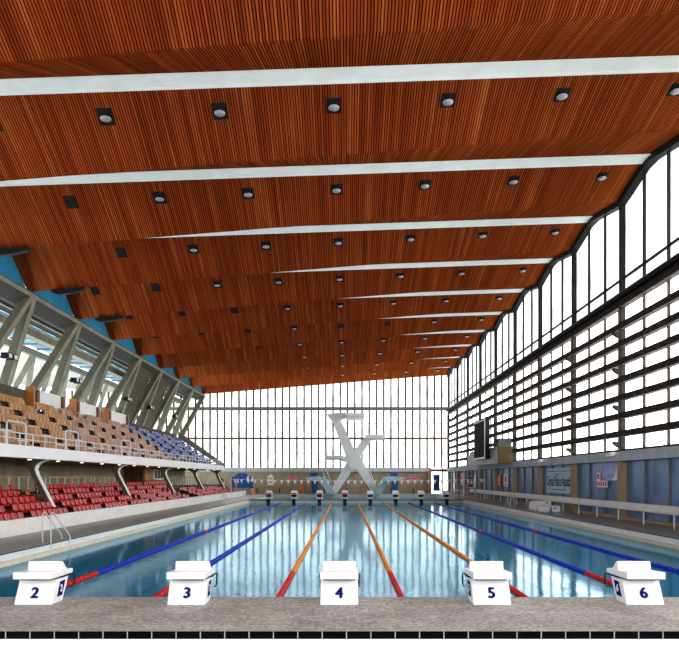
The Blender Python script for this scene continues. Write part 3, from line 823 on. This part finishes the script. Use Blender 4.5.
# rear rails of the lower stand
i = 0
for (a, b) in ((24.0, 28.5), (29.0, 33.5), (34.0, 39.5), (40.0, 43.5), (56, 61), (62, 68)):
    root = empty('stand_railing', (-16.2, a, 1.32)); tag(root, 'pale handrail behind the red seats, %s length from the left' % ORD[i], 'railing', 'handrails behind the red seats'); i += 1
    mb = MB(); mb.bar((-16.2, a, 2.14), (-16.2, b, 2.14), .06, .05, 'rail_wood'); mb.build('handrail', root)
    n = int((b-a)/1.1)+1
    for q in range(n+1):
        yy = a + (b-a)*q/n; mb = MB(); mb.tube([(-16.2, yy, 1.32), (-16.2, yy, 2.12)], .03, 'rail_white', 6); mb.build('post', root)
# bracket columns carrying the upper tier
for i, v in enumerate((29.0, 39.5, 49.8, 60.0, 70.3)):
    root = empty('bracket_column', (-14.2, v, .8)); tag(root, 'cranked concrete bracket column rising from the red seats, %s from camera' % ORD[i], 'concrete column', 'cranked columns under the upper stand')
    out = [(-13.52, .55), (-13.78, .55), (-14.62, 2.2), (-14.75, 2.6), (-15.4, 2.94), (-13.9, 2.94), (-14.2, 2.84), (-14.4, 2.7), (-14.46, 2.5), (-14.38, 2.25)]
    mb = MB(); mb.prism(out, 'Y', v-.12, v+.12, 'concrete'); mb.build('shaft', root)
    e = MB(); pp = [(-13.52, .55), (-14.38, 2.25), (-14.46, 2.5), (-14.4, 2.7), (-14.2, 2.84), (-13.9, 2.93)]
    for (p, q) in zip(pp, pp[1:]): e.bar((p[0], v, p[1]), (q[0], v, q[1]), .26, .045, 'white', (0, 1, 0)) if False else e.prism([p, q, (q[0]+.045, q[1]-.02), (p[0]+.045, p[1]-.02)], 'Y', v-.14, v+.14, 'white')
    e.build('edge_rib', root)['label'] = 'white painted front edge'
# soffit lamps
i = 0; y = 28.0
while y < 70:
    mb = MB(); mb.lathe([(.0, -.03), (.07, -.03), (.09, 0), (.09, .02)], (-14.25, y, 2.93), 'lamp', 12)
    lab = 'round warm light under the upper stand edge, %s from the left' % (ORD[i] if i < 15 else 'last')
    tag(mb.build('soffit_light', None, (-14.25, y, 2.93)), lab, 'light', 'round lights under the upper stand'); i += 1; y += 2.77 if i < 14 else 3.2
# timber kiosk and doors under the stand
root = empty('kiosk', (-17, 51, 1.32)); tag(root, 'orange timber kiosk with white window and dark end doors below the upper stand', 'kiosk')
mb = MB(); mb.box(-18.05, -16.4, 50.7, 56.5, 1.32, 2.92, 'timber'); bevel(mb.build('body', root), .02)
mb = MB(); mb.box(-16.4, -16.34, 53.0, 55.6, 1.95, 2.82, 'white'); wf = mb.build('window_surround', root)
for q in range(3):
    mb = MB(); mb.box(-16.34, -16.32, 53.15+q*.82, 53.8+q*.82, 2.05, 2.74, 'dark_glass'); mb.build('window_pane', wf)
mb = MB(); mb.box(-16.42, -16.3, 50.6, 56.6, 1.85, 1.93, 'timber_dark'); mb.build('counter', root)
for q in range(3):
    mb = MB(); mb.box(-17.98+q*.5, -17.54+q*.5, 50.62, 50.7, 1.36, 2.8, 'timber_dark'); dr = mb.build('door', root); dr['label'] = 'dark timber door'
    mb = MB(); mb.box(-17.9+q*.5, -17.62+q*.5, 50.6, 50.62, 2.0, 2.6, 'dark_glass'); mb.build('door_pane', dr)
# stairs under the stand
root = empty('handrail', (-17.9, 34, 1.32)); tag(root, 'slanting pale handrails against the wall under the stand', 'handrail')
for q in (0, .4):
    mb = MB(); mb.tube([(-18.05, 35.5, 2.75-q), (-18.05, 38.0, 2.1-q)], .03, 'rail_white', 6); mb.build('rail', root)

# ------------------------------------------------------------------ right side: barrier, podium, banner, scoreboard
root = empty('barrier', (13.2, 24, 0)); tag(root, 'long white horizontal barrier on thin posts beside the right wall', 'barrier')
mb = MB(); mb.prism([(13.30, .58), (13.50, .58), (13.54, .64), (13.54, .88), (13.48, .93), (13.30, .93), (13.25, .88), (13.25, .64)], 'Y', 14, 67, 'stand_wall'); mb.build('beam', root)
y = 15.0
while y < 67:
    mb = MB(); mb.tube([(13.4, y, 0), (13.4, y, .62)], .035, 'rail_white', 6); mb.build('post', root); y += 2.6
root = empty('winners_podium', (12.4, 39, 0)); tag(root, 'white three-step winners podium on the right deck', 'podium')
def step(x0, x1, y0, y1, h, nm):
    mb = MB(); mb.box(x0, x1, y0, y1, 0, h, 'white'); s_ = bevel(mb.build(nm, root), .02)
    mb = MB(); mb.box((x0+x1)/2+.12, (x0+x1)/2+.34, y0-.005, y0, h-.16, h-.10, 'ink'); mb.build('hand_slot', s_)
step(12.15, 13.2, 40.0, 40.8, .62, 'step'); step(12.05, 13.2, 38.3, 39.1, .36, 'step'); step(12.35, 12.85, 41.2, 42.0, .48, 'step')
mb = MB(); mb.lathe([(.16, 0), (.16, .03), (.10, .03), (.03, .42), (.02, .43)], (11.95, 36.3, .012), 'cone_blue', 14)
tag(mb.build('traffic_cone', None, (11.95, 36.3, 0)), 'small blue cone in front of the white podium', 'cone')
# pool ladders
def ladder(x, y, inward, label):
    root = empty('pool_ladder', (x, y, 0)); tag(root, label, 'pool ladder')
    for q in (0, .6):
        mb = MB(); s_ = inward
        xx = x + s_*.03 - s_*q*.45
        mb.tube([(xx-s_*.02, y, -.6 if q == 0 else 0), (xx-s_*.02, y, .92), (xx-s_*.01, y+.06, .98), (xx, y+.14, .96), (xx, y+1.3, .14), (xx+s_*.0, y+1.34, .02), (xx, y+1.34, -.9 if q == 0 else 0)], .022, 'rail_white', 8)
        mb.build('side_rail', root, None, True)
    for z in (-.3, -.6, -.9):
        mb = MB(); mb.box(x+.03*s_-.03, x+.03*s_+.03, y, y+1.34, z-.02, z+.02, 'chrome'); mb.build('rung', root)
ladder(PL, 20.0, 1, 'steel pool ladder with sloping rails on left pool edge')
ladder(PL, 49.0, 1, 'far steel pool ladder on left pool edge below the stand')
ladder(PR, 43.5, -1, 'steel pool ladder on the right pool edge left of the podium')
# banner
BX = XR+.04
BN = -.4
root = empty('banner', (BX, 41.4, 1.1)); tag(root, 'pale grey banner with dark lettering on the right wall', 'banner')
mb = MB(); mb.box(BX-.02, BX, 38.6, 43.5, 1.08, 2.74, 'banner'); mb.build('sheet', root)
text('Crystal Palace Aquatics', 1.0, 'ink', 'lettering', root, (BX-.03, 43.35, 1.86), (math.pi/2, 0, -math.pi/2), .004, .005, 'LEFT', .50)
mb = MB(); mb.box(BX-.024, BX-.02, 40.8, 41.7, 2.36, 2.32, 'ink'); mb.build('small_line', root)
mb = MB(); mb.box(BX-.024, BX-.02, 39.9, 42.4, 1.30, 1.35, 'ink'); mb.build('small_line', root)
mb = MB(); mb.box(BX-.024, BX-.02, 38.9, 43.2, 2.56, 2.52, 'ink'); mb.build('small_line', root)
# poster and signs
root = empty('poster', (BX, 33.5, 1.9)); tag(root, 'large pale violet poster with curled corner below the lintel', 'poster')
mb = MB(); mb.prism([(31.85, 1.97), (31.85, 2.94), (34.3, 2.94), (34.0, 1.97)], 'X', BX-.02, BX, 'sign_white'); mb.build('sheet', root)
ps = NT('violet_picture'); ps.bsdf(ps.ramp(ps.noise(ps.pos(), 1.8, 5, .6), [(.35, (.22, .26, .62)), (.55, (.45, .45, .75)), (.7, (.60, .50, .68))]), .6); M['picture'] = ps.m
mb = MB(); mb.prism([(34.25, 2.93), (32.15, 2.93), (32.3, 2.5), (32.55, 2.15), (32.9, 1.99), (34.0, 1.99)], 'X', BX-.026, BX-.02, 'picture'); mb.build('picture', root)['label'] = 'blurred violet and blue picture'
root = empty('notice', (BX, 36, 1.5)); tag(root, 'white notice with red letter blocks below the violet poster', 'sign')
mb = MB(); mb.prism([(34.75, 1.58), (33.35, 1.58), (33.35, 1.95), (34.3, 1.95), (34.3, 2.38), (34.75, 2.38)], 'X', BX-.03, BX-.01, 'sign_white'); mb.build('sheet', root)
for q in range(5):
    mb = MB(); yy = 34.68 - q*.26; mb.box(BX-.036, BX-.03, yy-.18, yy, 1.65, 1.88, 'sign_red'); mb.build('letter_block', root)
for q in range(2):
    mb = MB(); yy = 34.70 - q*.18; mb.box(BX-.036, BX-.03, yy-.14, yy, 2.04, 2.32, 'sign_red'); mb.build('letter_block', root)
for i, (y, lab, m) in enumerate(((57.0, 'red notice beside the round white notice on the blue panels', 'sign_red'), (54.6, 'white notice with red disc on the blue panels', 'sign_white'))):
    root = empty('notice', (BX, y, 1.6)); tag(root, lab, 'sign')
    mb = MB(); mb.box(BX-.02, BX, y-.75, y+.75, 1.35, 2.45, m); mb.build('sheet', root)
    mb = MB(); mb.tube([(BX-.03, y, 2.0), (BX-.02, y, 2.0)], .34, 'sign_red' if i else 'sign_pink', 16); mb.build('disc', root)
    mb = MB(); mb.box(BX-.03, BX-.02, y-.5, y+.5, 1.45, 1.6, 'sign_pink' if i == 0 else 'sign_red'); mb.build('text_bar', root)
mb = MB(); mb.prism([(67.2, 1.2), (68.6, 1.2), (68.2, 2.0), (67.8, 2.6), (67.2, 2.4)], 'X', BX-.02, BX, 'sign_white'); tag(mb.build('notice'), 'narrow whitish poster on a blue panel near the far corner', 'sign')
mb = MB(); mb.box(BX-.02, BX, 73.6, 75.8, 1.2, 2.7, 'sign_pink'); tag(mb.build('notice'), 'pinkish poster on the blue panels closest to the far corner', 'sign')
# scoreboard and its balcony
root = empty('scoreboard', (12.3, 56.5, 3.8)); tag(root, 'tall black electronic scoreboard standing on the grey timing box', 'scoreboard')
mb = MB(); mb.box(12.12, 12.5, 54.2, 59.0, 3.78, 7.25, 'black'); bevel(mb.build('casing', root), .03)
mb = MB(); mb.box(12.08, 12.12, 54.2, 59.0, 3.78, 3.93, 'white'); mb.box(12.08, 12.12, 54.2, 59.0, 7.16, 7.25, 'white'); mb.box(12.08, 12.12, 54.2, 54.36, 3.93, 7.16, 'white'); mb.build('frame', root)['label'] = 'pale grey front frame'
sc = NT('dot_matrix'); sp = sc.n('ShaderNodeSeparateXYZ'); sc.l(sc.pos(), sp.inputs[0])
g = sc.math('MAXIMUM', sc.math('LESS_THAN', sc.math('FRACT', sc.math('MULTIPLY', sp.outputs[2], 3.2)), .25), sc.math('LESS_THAN', sc.math('FRACT', sc.math('MULTIPLY', sp.outputs[1], 1.5)), .08))
sc.bsdf(sc.mix(g, (.004, .005, .007), (.012, .014, .017)), .7, 0, .03); M['matrix'] = sc.m
mb = MB(); mb.box(12.09, 12.12, 54.45, 58.75, 3.98, 7.08, 'matrix'); mb.build('screen', root)['label'] = 'black dot matrix screen'
mb = MB(); mb.box(12.5, 12.55, 54.25, 58.9, 3.85, 7.2, 'black'); mb.build('rear_cover', root)
root = empty('timing_box', (13.2, 58, 3.3)); tag(root, 'grey timing box with brown end projecting from the right wall', 'timing box')
mb = MB(); mb.box(12.75, 13.72, 51.5, 64.3, 3.45, 4.75, 'box_grey'); mb.box(12.56, 12.75, 51.4, 64.3, 3.3, 4.4, 'box_grey'); mb.build('body', root)
mb = MB(); mb.box(12.56, 13.74, 51.3, 51.5, 3.3, 4.72, 'box_brown'); mb.build('end_wall', root)['label'] = 'stained brown end wall'
mb = MB(); mb.box(12.75, 13.7, 51.45, 53.9, 4.76, 5.4, 'dark_glass'); mb.build('glass_screen', root)['label'] = 'smoked glass screen'
# brackets (small dark lamps) on the nearer columns, lamps on lintel
i = 0
for v in (31.5, 38.15):
    for z in (9.45, 7.6, 5.75, 3.9):
        mb = MB(); mb.prism([(XR-.22, z+.02), (XR-.22, z-.28), (XR-.50, z-.10), (XR-.48, z+.04)], 'Y', v-.10, v+.10, 'black')
        tag(mb.build('wall_floodlight'), 'small black wedge lamp on the %s wall column, %s from top' % ('nearer' if v < 35 else 'farther', ORD[i % 4]), 'lamp', 'black wedge lamps on the right wall columns'); i += 1
for i, (y, lab) in enumerate(((31.3, 'small white security lamp on the lintel right of violet poster'), (42.6, 'small white security lamp on the lintel above the banner'))):
    root = empty('security_lamp', (13.6, y, 3.42)); tag(root, lab, 'lamp')
    mb = MB(); mb.tube([(13.7, y, 3.3), (13.35, y, 3.32)], .03, 'rail_white', 6); mb.build('arm', root)
    mb = MB(); mb.prism([(y-.3, 3.38), (y+.3, 3.26), (y+.3, 3.12), (y-.25, 3.2)], 'X', 13.2, 13.42, 'white'); mb.build('head', root)

# ------------------------------------------------------------------ diving tower
TC = 'board_concrete'
def slab_y(mb, poly, y0, y1): mb.prism(poly, 'Y', y0, y1, TC)
root = empty('diving_tower', (.9, 79, 0)); tag(root, 'tall grey concrete diving tower with crossed legs and three stacked platforms', 'diving tower')
k_ = 79.5/622
def W(px_, py_, D=79.5): return ((px_-346)*D/622, EYE + (478-py_)*D/622)
def poly(pts, D=79.5): return [W(a, b, D) for a, b in pts]
mb = MB(); slab_y(mb, poly([(328.5, 494.5), (336, 494.5), (358, 462), (350, 457)]), 78.9, 80.1); mb.build('leg', root)
mb = MB(); slab_y(mb, poly([(373, 494.5), (380, 494.5), (359.5, 455), (350, 459)]), 78.95, 80.05); mb.build('leg', root)
mb = MB(); slab_y(mb, poly([(348, 462), (357.5, 457), (341, 421), (331.5, 419)]), 78.9, 80.1); mb.build('upper_arm', root)
mb = MB(); slab_y(mb, poly([(353, 452), (360, 457), (372, 439), (374, 436), (366, 436)]), 78.95, 80.05); mb.build('middle_arm', root)
mb = MB(); slab_y(mb, poly([(352, 456), (352, 462.5), (340, 461), (340, 457)]), 78.7, 80.2); mb.build('lower_arm', root)
mb = MB(); slab_y(mb, poly([(349, 453.5), (359, 453.5), (362, 461), (357, 469), (350.5, 469), (345.5, 461)]), 78.62, 80.3); mb.build('hub', root)
def platform(x0, x1, y0, y1, z, nm, lx0, th=.42):
    mb = MB(); mb.prism([(x0, z-th), (x1, z-th), (x1, z), (x0, z)], 'Y', y0, y1, TC); p = bevel(mb.build(nm, root), .03)
    mb = MB()
    for xx in (x0+.06, x1-.06):
        for yy in (y1-.3, y1-1.8, y1-3.3): mb.tube([(xx, yy, z), (xx, yy, z+.55)], .02, 'rail_white', 6)
        mb.tube([(xx, y1-.1, z+.55), (xx, y1-3.4, z+.55)], .02, 'rail_white', 6)
    mb.build('guard_rail', p); return p
platform(.0, 2.25, 75.6, 81, 9.98, 'platform', 0)
mb = MB(); slab_y(mb, poly([(327, 414.8), (345, 413), (347, 417), (338, 422), (331, 420)]), 78.6, 80.4); mb.build('bracket', root)
platform(2.45, 4.75, 75.8, 81, 7.38, 'platform', 0); platform(-2.45, -.35, 75.8, 81, 4.85, 'platform', 0)
for (a, b, q) in ((343, 349, 0), (361, 368, 0)):
    pass
# low boards either side
for sgn, cx, lab in ((-1, 332.5, 'pale blue low diving board on cranked leg left of the tower'), (1, 376.5, 'pale blue low diving board on cranked leg right of the tower')):
    def q(p): return [( (cx + sgn*a), b) for a, b in p]
    root = empty('diving_board', (W(cx, 494)[0], 78, 0)); tag(root, lab, 'diving board')
    f = 1 if sgn > 0 else -1
    mb = MB(); pts = poly(q([(-4, 494.5), (4.5, 494.5), (12.5, 481), (8, 477.5)]), 78.2); mb.prism(pts, 'Y', 77.7, 78.7, 'steel_blue'); mb.build('leg', root)
    mb = MB(); pts = poly(q([(5, 480), (12.5, 481.2), (26, 479.2), (26.5, 477.6), (14, 476.4), (8, 477.2)]), 77.5); mb.prism(pts, 'Y', 75.8, 78.4, 'board_top'); mb.build('board', root)
# light steps to the tower
for i, (x, f) in enumerate(((-2.6, 1), (2.6, 1))):
    mb = MB()
    x0 = (-3.2 if i == 0 else 2.5)
    for dx in (0, .6): mb.tube([(x0+dx, 82.6, 3.2), (x0+dx+1.2, 81.5, .0)], .05, 'rail_white', 6)
    for q in range(8): mb.bar((x0+.15*q+.0, 82.6-.14*q, 3.1-.4*q), (x0+.15*q+.6, 82.6-.14*q, 3.1-.4*q), .12, .04, 'rail_white')
    tag(mb.build('steps'), 'white sloping steps behind the diving tower, %s side' % ('left' if i == 0 else 'right'), 'steps')
# blue pillars by the low boards
for i, (x, lab) in enumerate(((-4.15, 'blue equipment stand behind the left low board'), (6.45, 'blue equipment stand behind the right low board'))):
    root = empty('equipment_stand', (x, 82, 0)); tag(root, lab, 'stand')
    mb = MB(); mb.box(x-.42, x+.42, 82, 82.7, 0, 1.9, 'sign_blue'); mb.build('body', root)
    mb = MB(); mb.box(x-.7, x+.7, 81.9, 82.8, 1.9, 2.05, 'sign_blue'); mb.box(x-.55, x+.4, 82, 82.7, 2.35, 2.8, 'sign_blue'); mb.box(x-.08, x+.08, 82.3, 82.4, 2.05, 2.4, 'sign_blue'); mb.build('head', root)

# ------------------------------------------------------------------ far end signs and clutter
FY = Y1 + .24
root = empty('club_sign', (-14, FY, 1)); tag(root, 'large blue arched sign with white shapes on the far left wall', 'sign')
mb = MB(); arc = [(-15.7, .75), (-12.7, .75), (-12.7, 2.1), (-13.1, 2.35)] + [(-14.2+1.0*math.cos(t), 2.2+.55*math.sin(t)) for t in [i*math.pi/8 for i in range(9)]] + [(-15.3, 2.35), (-15.7, 2.1)]
mb.prism(arc, 'Y', FY-.06, FY, 'sign_blue'); mb.build('board', root)
for (x, z, wd, h) in ((-14.9, 1.5, .22, .5), (-13.6, 1.7, .35, .7), (-13.05, 1.65, .4, .6)):
    mb = MB(); mb.prism([(x, z), (x+wd, z-.1), (x+wd, z+h), (x+wd*.4, z+h*.9)], 'Y', FY-.075, FY-.06, 'sign_white'); mb.build('white_shape', root)
def far_sign(x0, x1, z0, z1, lab, arch=False, m='sign_pink'):
    root = empty('notice', ((x0+x1)/2, FY, z0)); tag(root, lab, 'sign')
    mb = MB(); pts = [(x0, z0), (x1, z0), (x1, z1)] + ([((x0+x1)/2, z1+.35)] if arch else []) + [(x0, z1)]
    mb.prism(pts, 'Y', FY-.05, FY, 'sign_white' if arch else m); mb.build('board', root)
    for q in range(2):
        zz = z0 + (z1-z0)*(.25+.42*q); mb = MB(); mb.box(x0+.12, x1-.12, FY-.06, FY-.05, zz, zz+(z1-z0)*.2, 'sign_red' if not arch else 'sign_pink'); mb.build('text_bar', root)
far_sign(-10.7, -9.9, 1.1, 2.3, 'pink and white arched notice right of the big blue sign', True)
far_sign(-7.95, -6.6, 1.75, 2.35, 'pink notice on far wall left of the diving tower')
far_sign(8.7, 9.95, 1.5, 2.2, 'pink notice on the far wall right of the diving tower')
mb = MB(); mb.lathe([(.35, 0), (.3, .1), (.38, .5), (.2, 1.2), (.15, 1.25)], (-5.95, 83, 0), 'orange', 10); tag(mb.build('buoy', None, (-5.95, 83, 0)), 'orange cone-shaped float standing by the far wall', 'float')
mb = MB(); mb.lathe([(.22, 0), (.14, .35), (.06, .8), (.03, .85)], (-12.3, 82, 0), 'yellow', 10); tag(mb.build('warning_cone', None, (-12.3, 82, 0)), 'small yellow warning cone on the deck below the blue sign', 'cone')
mb = MB(); mb.box(4.2, 4.9, 82.8, 83.1, .7, 1.5, 'yellow'); mb.box(4.5, 4.6, 82.9, 83.0, 0, .7, 'black'); tag(mb.build('signboard'), 'yellow board on a black post behind the tower leg', 'sign')
# low bench wall across the far deck
mb = MB(); mb.box(-12, 10.5, 83.4, 83.7, .75, .85, 'concrete_light')
for x in range(-12, 11, 3): mb.box(x, x+.12, 83.45, 83.6, 0, .75, 'concrete_grey')
tag(mb.build('barrier_rail'), 'low pale rail along the far deck behind the diving pool', 'rail')
# bunting
root = empty('bunting', (0, 56, 1.9)); tag(root, 'string of white triangular backstroke flags across the pool', 'bunting')
XA, XB = -10.3, 12.4
def zs(x): return 1.98 - .14*(1-((x-1.05)/11.35)**2)
mb = MB(); mb.tube([(XA + (XB-XA)*i/20, 56, zs(XA + (XB-XA)*i/20)) for i in range(21)], .012, 'white', 5); mb.build('line', root)
x = XA + .3
while x < XB - .2:
    z = zs(x); mb = MB(); mb.prism([(x-.13, z), (x+.13, z), (x, z-.36)], 'Y', 55.99, 56.005, 'white'); mb.build('flag', root); x += .6
for x, lab in ((XA-.05, 'left'), (XB+.05, 'right')):
    mb = MB(); mb.tube([(x, 56, 0), (x, 56, 2.15)], .03, 'rail_white', 6); tag(mb.build('flag_pole'), 'thin pole holding the %s end of the flag string' % lab, 'pole')
# far right deck clutter: rails and tables
for i, (x, y) in enumerate(((12.2, 68), (12.5, 72), (11.9, 75.5))):
    root = empty('deck_table', (x, y, 0)); tag(root, 'pale poolside table on the right deck near far corner, %s from camera' % ORD[i], 'table', 'tables near the far right corner')
    mb = MB(); mb.box(x-.5, x+.5, y-.35, y+.35, .7, .76, 'white'); mb.build('tabletop', root)
    for a in (-.42, .42):
        for b in (-.28, .28):
            mb = MB(); mb.tube([(x+a, y+b, 0), (x+a, y+b, .7)], .03, 'rail_white', 6); mb.build('leg', root)

# ------------------------------------------------------------------ people
def person(name, loc, joints, label, clothes, hair_c, rz=0):
    """joints: dict name->(x,y,z) local; the body grows as one skinned surface."""
    J = joints
    R = dict(pelvis=.135, waist=.115, chest=.15, neck=.055, head=.085, crown=.09, nose=.02, shl=.06, shr=.06, ell=.045, elr=.045, wrl=.032, wrr=.032,
             hl=.085, hr=.085, kl=.06, kr=.06, al=.042, ar=.042, tl=.035, tr=.035)
    E = [('pelvis', 'waist'), ('waist', 'chest'), ('chest', 'neck'), ('neck', 'head'), ('head', 'crown'), ('chest', 'shl'), ('shl', 'ell'), ('ell', 'wrl'),
         ('chest', 'shr'), ('shr', 'elr'), ('elr', 'wrr'), ('pelvis', 'hl'), ('hl', 'kl'), ('kl', 'al'), ('al', 'tl'), ('pelvis', 'hr'), ('hr', 'kr'), ('kr', 'ar'), ('ar', 'tr')]
    keys = ['pelvis', 'waist', 'chest', 'neck', 'head', 'crown', 'shl', 'ell', 'wrl', 'shr', 'elr', 'wrr', 'hl', 'kl', 'al', 'tl', 'hr', 'kr', 'ar', 'tr']
    def skin(nm, keys, E, Rm, mat, parent, extra=None):
        vs = [Vector(J[k]) for k in keys]; es = [(keys.index(a), keys.index(b)) for a, b in E if a in keys and b in keys]; rad = [Rm[k] for k in keys]
        if extra:
            for (kk, dirv) in extra:
                w0 = keys.index(kk); base = Vector(J[kk]); d = Vector(dirv).normalized(); side = d.cross(Vector((.3, .2, 1))).normalized()
                vs.append(base + d*.07); pal = len(vs)-1; es.append((w0, pal)); rad.append(.032)
                for fi, (off, ln) in enumerate(((-.03, .075), (-.01, .09), (.01, .085), (.03, .065))):
                    vs.append(vs[pal] + side*off + d*ln*.5); es.append((pal, len(vs)-1)); rad.append(.010)
                    vs.append(vs[-1] + d*ln*.5 + Vector((0, 0, -.02))); es.append((len(vs)-2, len(vs)-1)); rad.append(.008)
                vs.append(base + d*.05 - side*.055); es.append((w0, len(vs)-1)); rad.append(.010)
        me = bpy.data.meshes.new(nm); me.from_pydata([tuple(v) for v in vs], es, []); me.materials.append(M[mat])
        o = bpy.data.objects.new(nm, me); col.objects.link(o)
        mod = o.modifiers.new('skin', 'SKIN'); mod.use_smooth_shade = True
        sv = me.skin_vertices[0].data
        for i_, r_ in enumerate(rad): sv[i_].radius = (r_, r_); sv[i_].use_root = (i_ == 0)
        o.modifiers.new('sub', 'SUBSURF').levels = 1; o.modifiers['sub'].render_levels = 2
        if parent is not None: o.parent = parent
        return o
    dl = Vector(J['wrl'])-Vector(J['ell']); dr = Vector(J['wrr'])-Vector(J['elr'])
    body = skin('person', keys, E, R, 'skin', None, [('wrl', dl), ('wrr', dr)])
    body.location = loc; body.rotation_euler = (0, 0, rz); tag(body, label, 'person')
    for nm, ks, grow, mat in clothes:
        ks = ks.split(); skin(nm, ks, E, {k: R[k]+grow for k in ks}, mat, body)
    hv = Vector(J['crown'])
    mb = MB(); N = 10; vs = []
    for a in range(4):
        ph = a*math.pi/2/3.3
        for j in range(N):
            th = 2*math.pi*j/N; vs.append((hv.x+.112*math.cos(ph)*math.cos(th), hv.y+.112*math.cos(ph)*math.sin(th), hv.z-.01+.125*math.sin(ph)))
    mb.add(vs, [(a*N+j, a*N+(j+1) % N, (a+1)*N+(j+1) % N, (a+1)*N+j) for a in range(3) for j in range(N)] + [tuple(3*N+j for j in range(N))], hair_c)
    h = mb.build('hair'); h.parent = body; h.location = (0, 0, 0)
    return body
def stand_pose(lean=0.0, arms='down', h=1.0):
    J = dict(pelvis=(0,0,.92), waist=(lean*.15,0,1.08), chest=(lean*.45,0,1.32), neck=(lean*.62,0,1.48), head=(lean*.74,0,1.58), crown=(lean*.82,0,1.66),
             shl=(lean*.5,.19,1.40), shr=(lean*.5,-.19,1.40), hl=(0,.10,.86), hr=(0,-.10,.86), kl=(0,.11,.48), kr=(.02,-.11,.48), al=(-.02,.11,.08), ar=(0,-.12,.08), tl=(.13,.12,.03), tr=(.15,-.13,.03))
    if arms == 'down': J.update(ell=(lean*.4-.02,.26,1.12), elr=(lean*.4-.02,-.26,1.12), wrl=(lean*.4+.06,.27,.88), wrr=(lean*.4+.06,-.27,.88))
    else: J.update(ell=(lean*.6+.2,.24,1.2), elr=(lean*.6+.2,-.24,1.2), wrl=(lean*.6+.42,.18,1.12), wrr=(lean*.6+.42,-.18,1.12))
    return J
person('person', (-14.1, 71.6, .70), stand_pose(.55, 'fwd'), 'person in a red top leaning forward at the far end of the red seats',
       [('shirt', 'pelvis waist chest shl ell shr elr', .02, 'cloth_red'), ('trousers', 'pelvis hl kl al hr kr ar', .02, 'cloth_white')], 'hair', math.pi)
person('person', (-12.75, 71.8, .28), stand_pose(.05), 'bare-chested swimmer in grey-blue trunks standing behind the white wall',
       [('trunks', 'pelvis hl hr', .03, 'cloth_blue')], 'hair', 0)
J = dict(pelvis=(0,0,.34), waist=(.06,0,.48), chest=(.20,0,.66), neck=(.30,0,.78), head=(.36,0,.85), crown=(.40,0,.92), shl=(.24,.18,.72), shr=(.24,-.18,.72),
         ell=(.40,.2,.50), elr=(.40,-.2,.50), wrl=(.52,.16,.26), wrr=(.52,-.16,.26), hl=(.02,.1,.32), hr=(.02,-.1,.32), kl=(.38,.14,.44), kr=(.38,-.14,.44), al=(.22,.14,.08), ar=(.22,-.14,.08), tl=(.36,.15,.03), tr=(.36,-.15,.03))
person('person', (-11.4, 73.0, 0), J, 'swimmer crouching at the left pool edge beside the end of the white wall', [('trunks', 'pelvis hl hr', .03, 'cloth_blue')], 'hair', 0)
# lifeguard chair with person
cx_, cy_ = 12.5, 61.8
root = empty('lifeguard_chair', (cx_, cy_, 0)); tag(root, 'tall pale lifeguard chair on the right deck by the barrier end', 'chair')
for a in (-1, 1):
    for b in (-1, 1):
        mb = MB(); mb.tube([(cx_+a*.55, cy_+b*.4, 0), (cx_+a*.25, cy_+b*.25, 1.15)], .035, 'rail_wood', 6); mb.build('leg', root)
mb = MB(); mb.box(cx_-.3, cx_+.3, cy_-.3, cy_+.3, 1.13, 1.19, 'white'); mb.build('seat', root)
mb = MB(); mb.box(cx_+.26, cx_+.31, cy_-.3, cy_+.3, 1.19, 1.7, 'white'); mb.build('backrest', root)
for z in (.3, .6, .9):
    mb = MB(); e = .55-.3*z/1.15; mb.tube([(cx_-e, cy_-.38+.12*z, z), (cx_-e, cy_+.38-.12*z, z)], .02, 'rail_wood', 6); mb.build('rung', root)
J = dict(pelvis=(0,0,.13), waist=(-.02,0,.28), chest=(0,0,.50), neck=(.02,0,.66), head=(.05,0,.76), crown=(.06,0,.84), shl=(0,.18,.58), shr=(0,-.18,.58),
         ell=(.08,.24,.32), elr=(.08,-.24,.32), wrl=(.30,.18,.24), wrr=(.30,-.18,.24), hl=(.05,.1,.12), hr=(.05,-.1,.12), kl=(.46,.12,.15), kr=(.46,-.12,.15), al=(.50,.12,-.28), ar=(.50,-.12,-.28), tl=(.62,.12,-.33), tr=(.62,-.12,-.33))
person('person', (cx_, cy_, 1.19), J, 'person in white shirt and red shorts seated on the lifeguard chair', [('shirt', 'waist chest shl ell shr elr', .02, 'cloth_white'), ('shorts', 'pelvis hl kl hr kr', .025, 'cloth_red')], 'hair', math.pi)
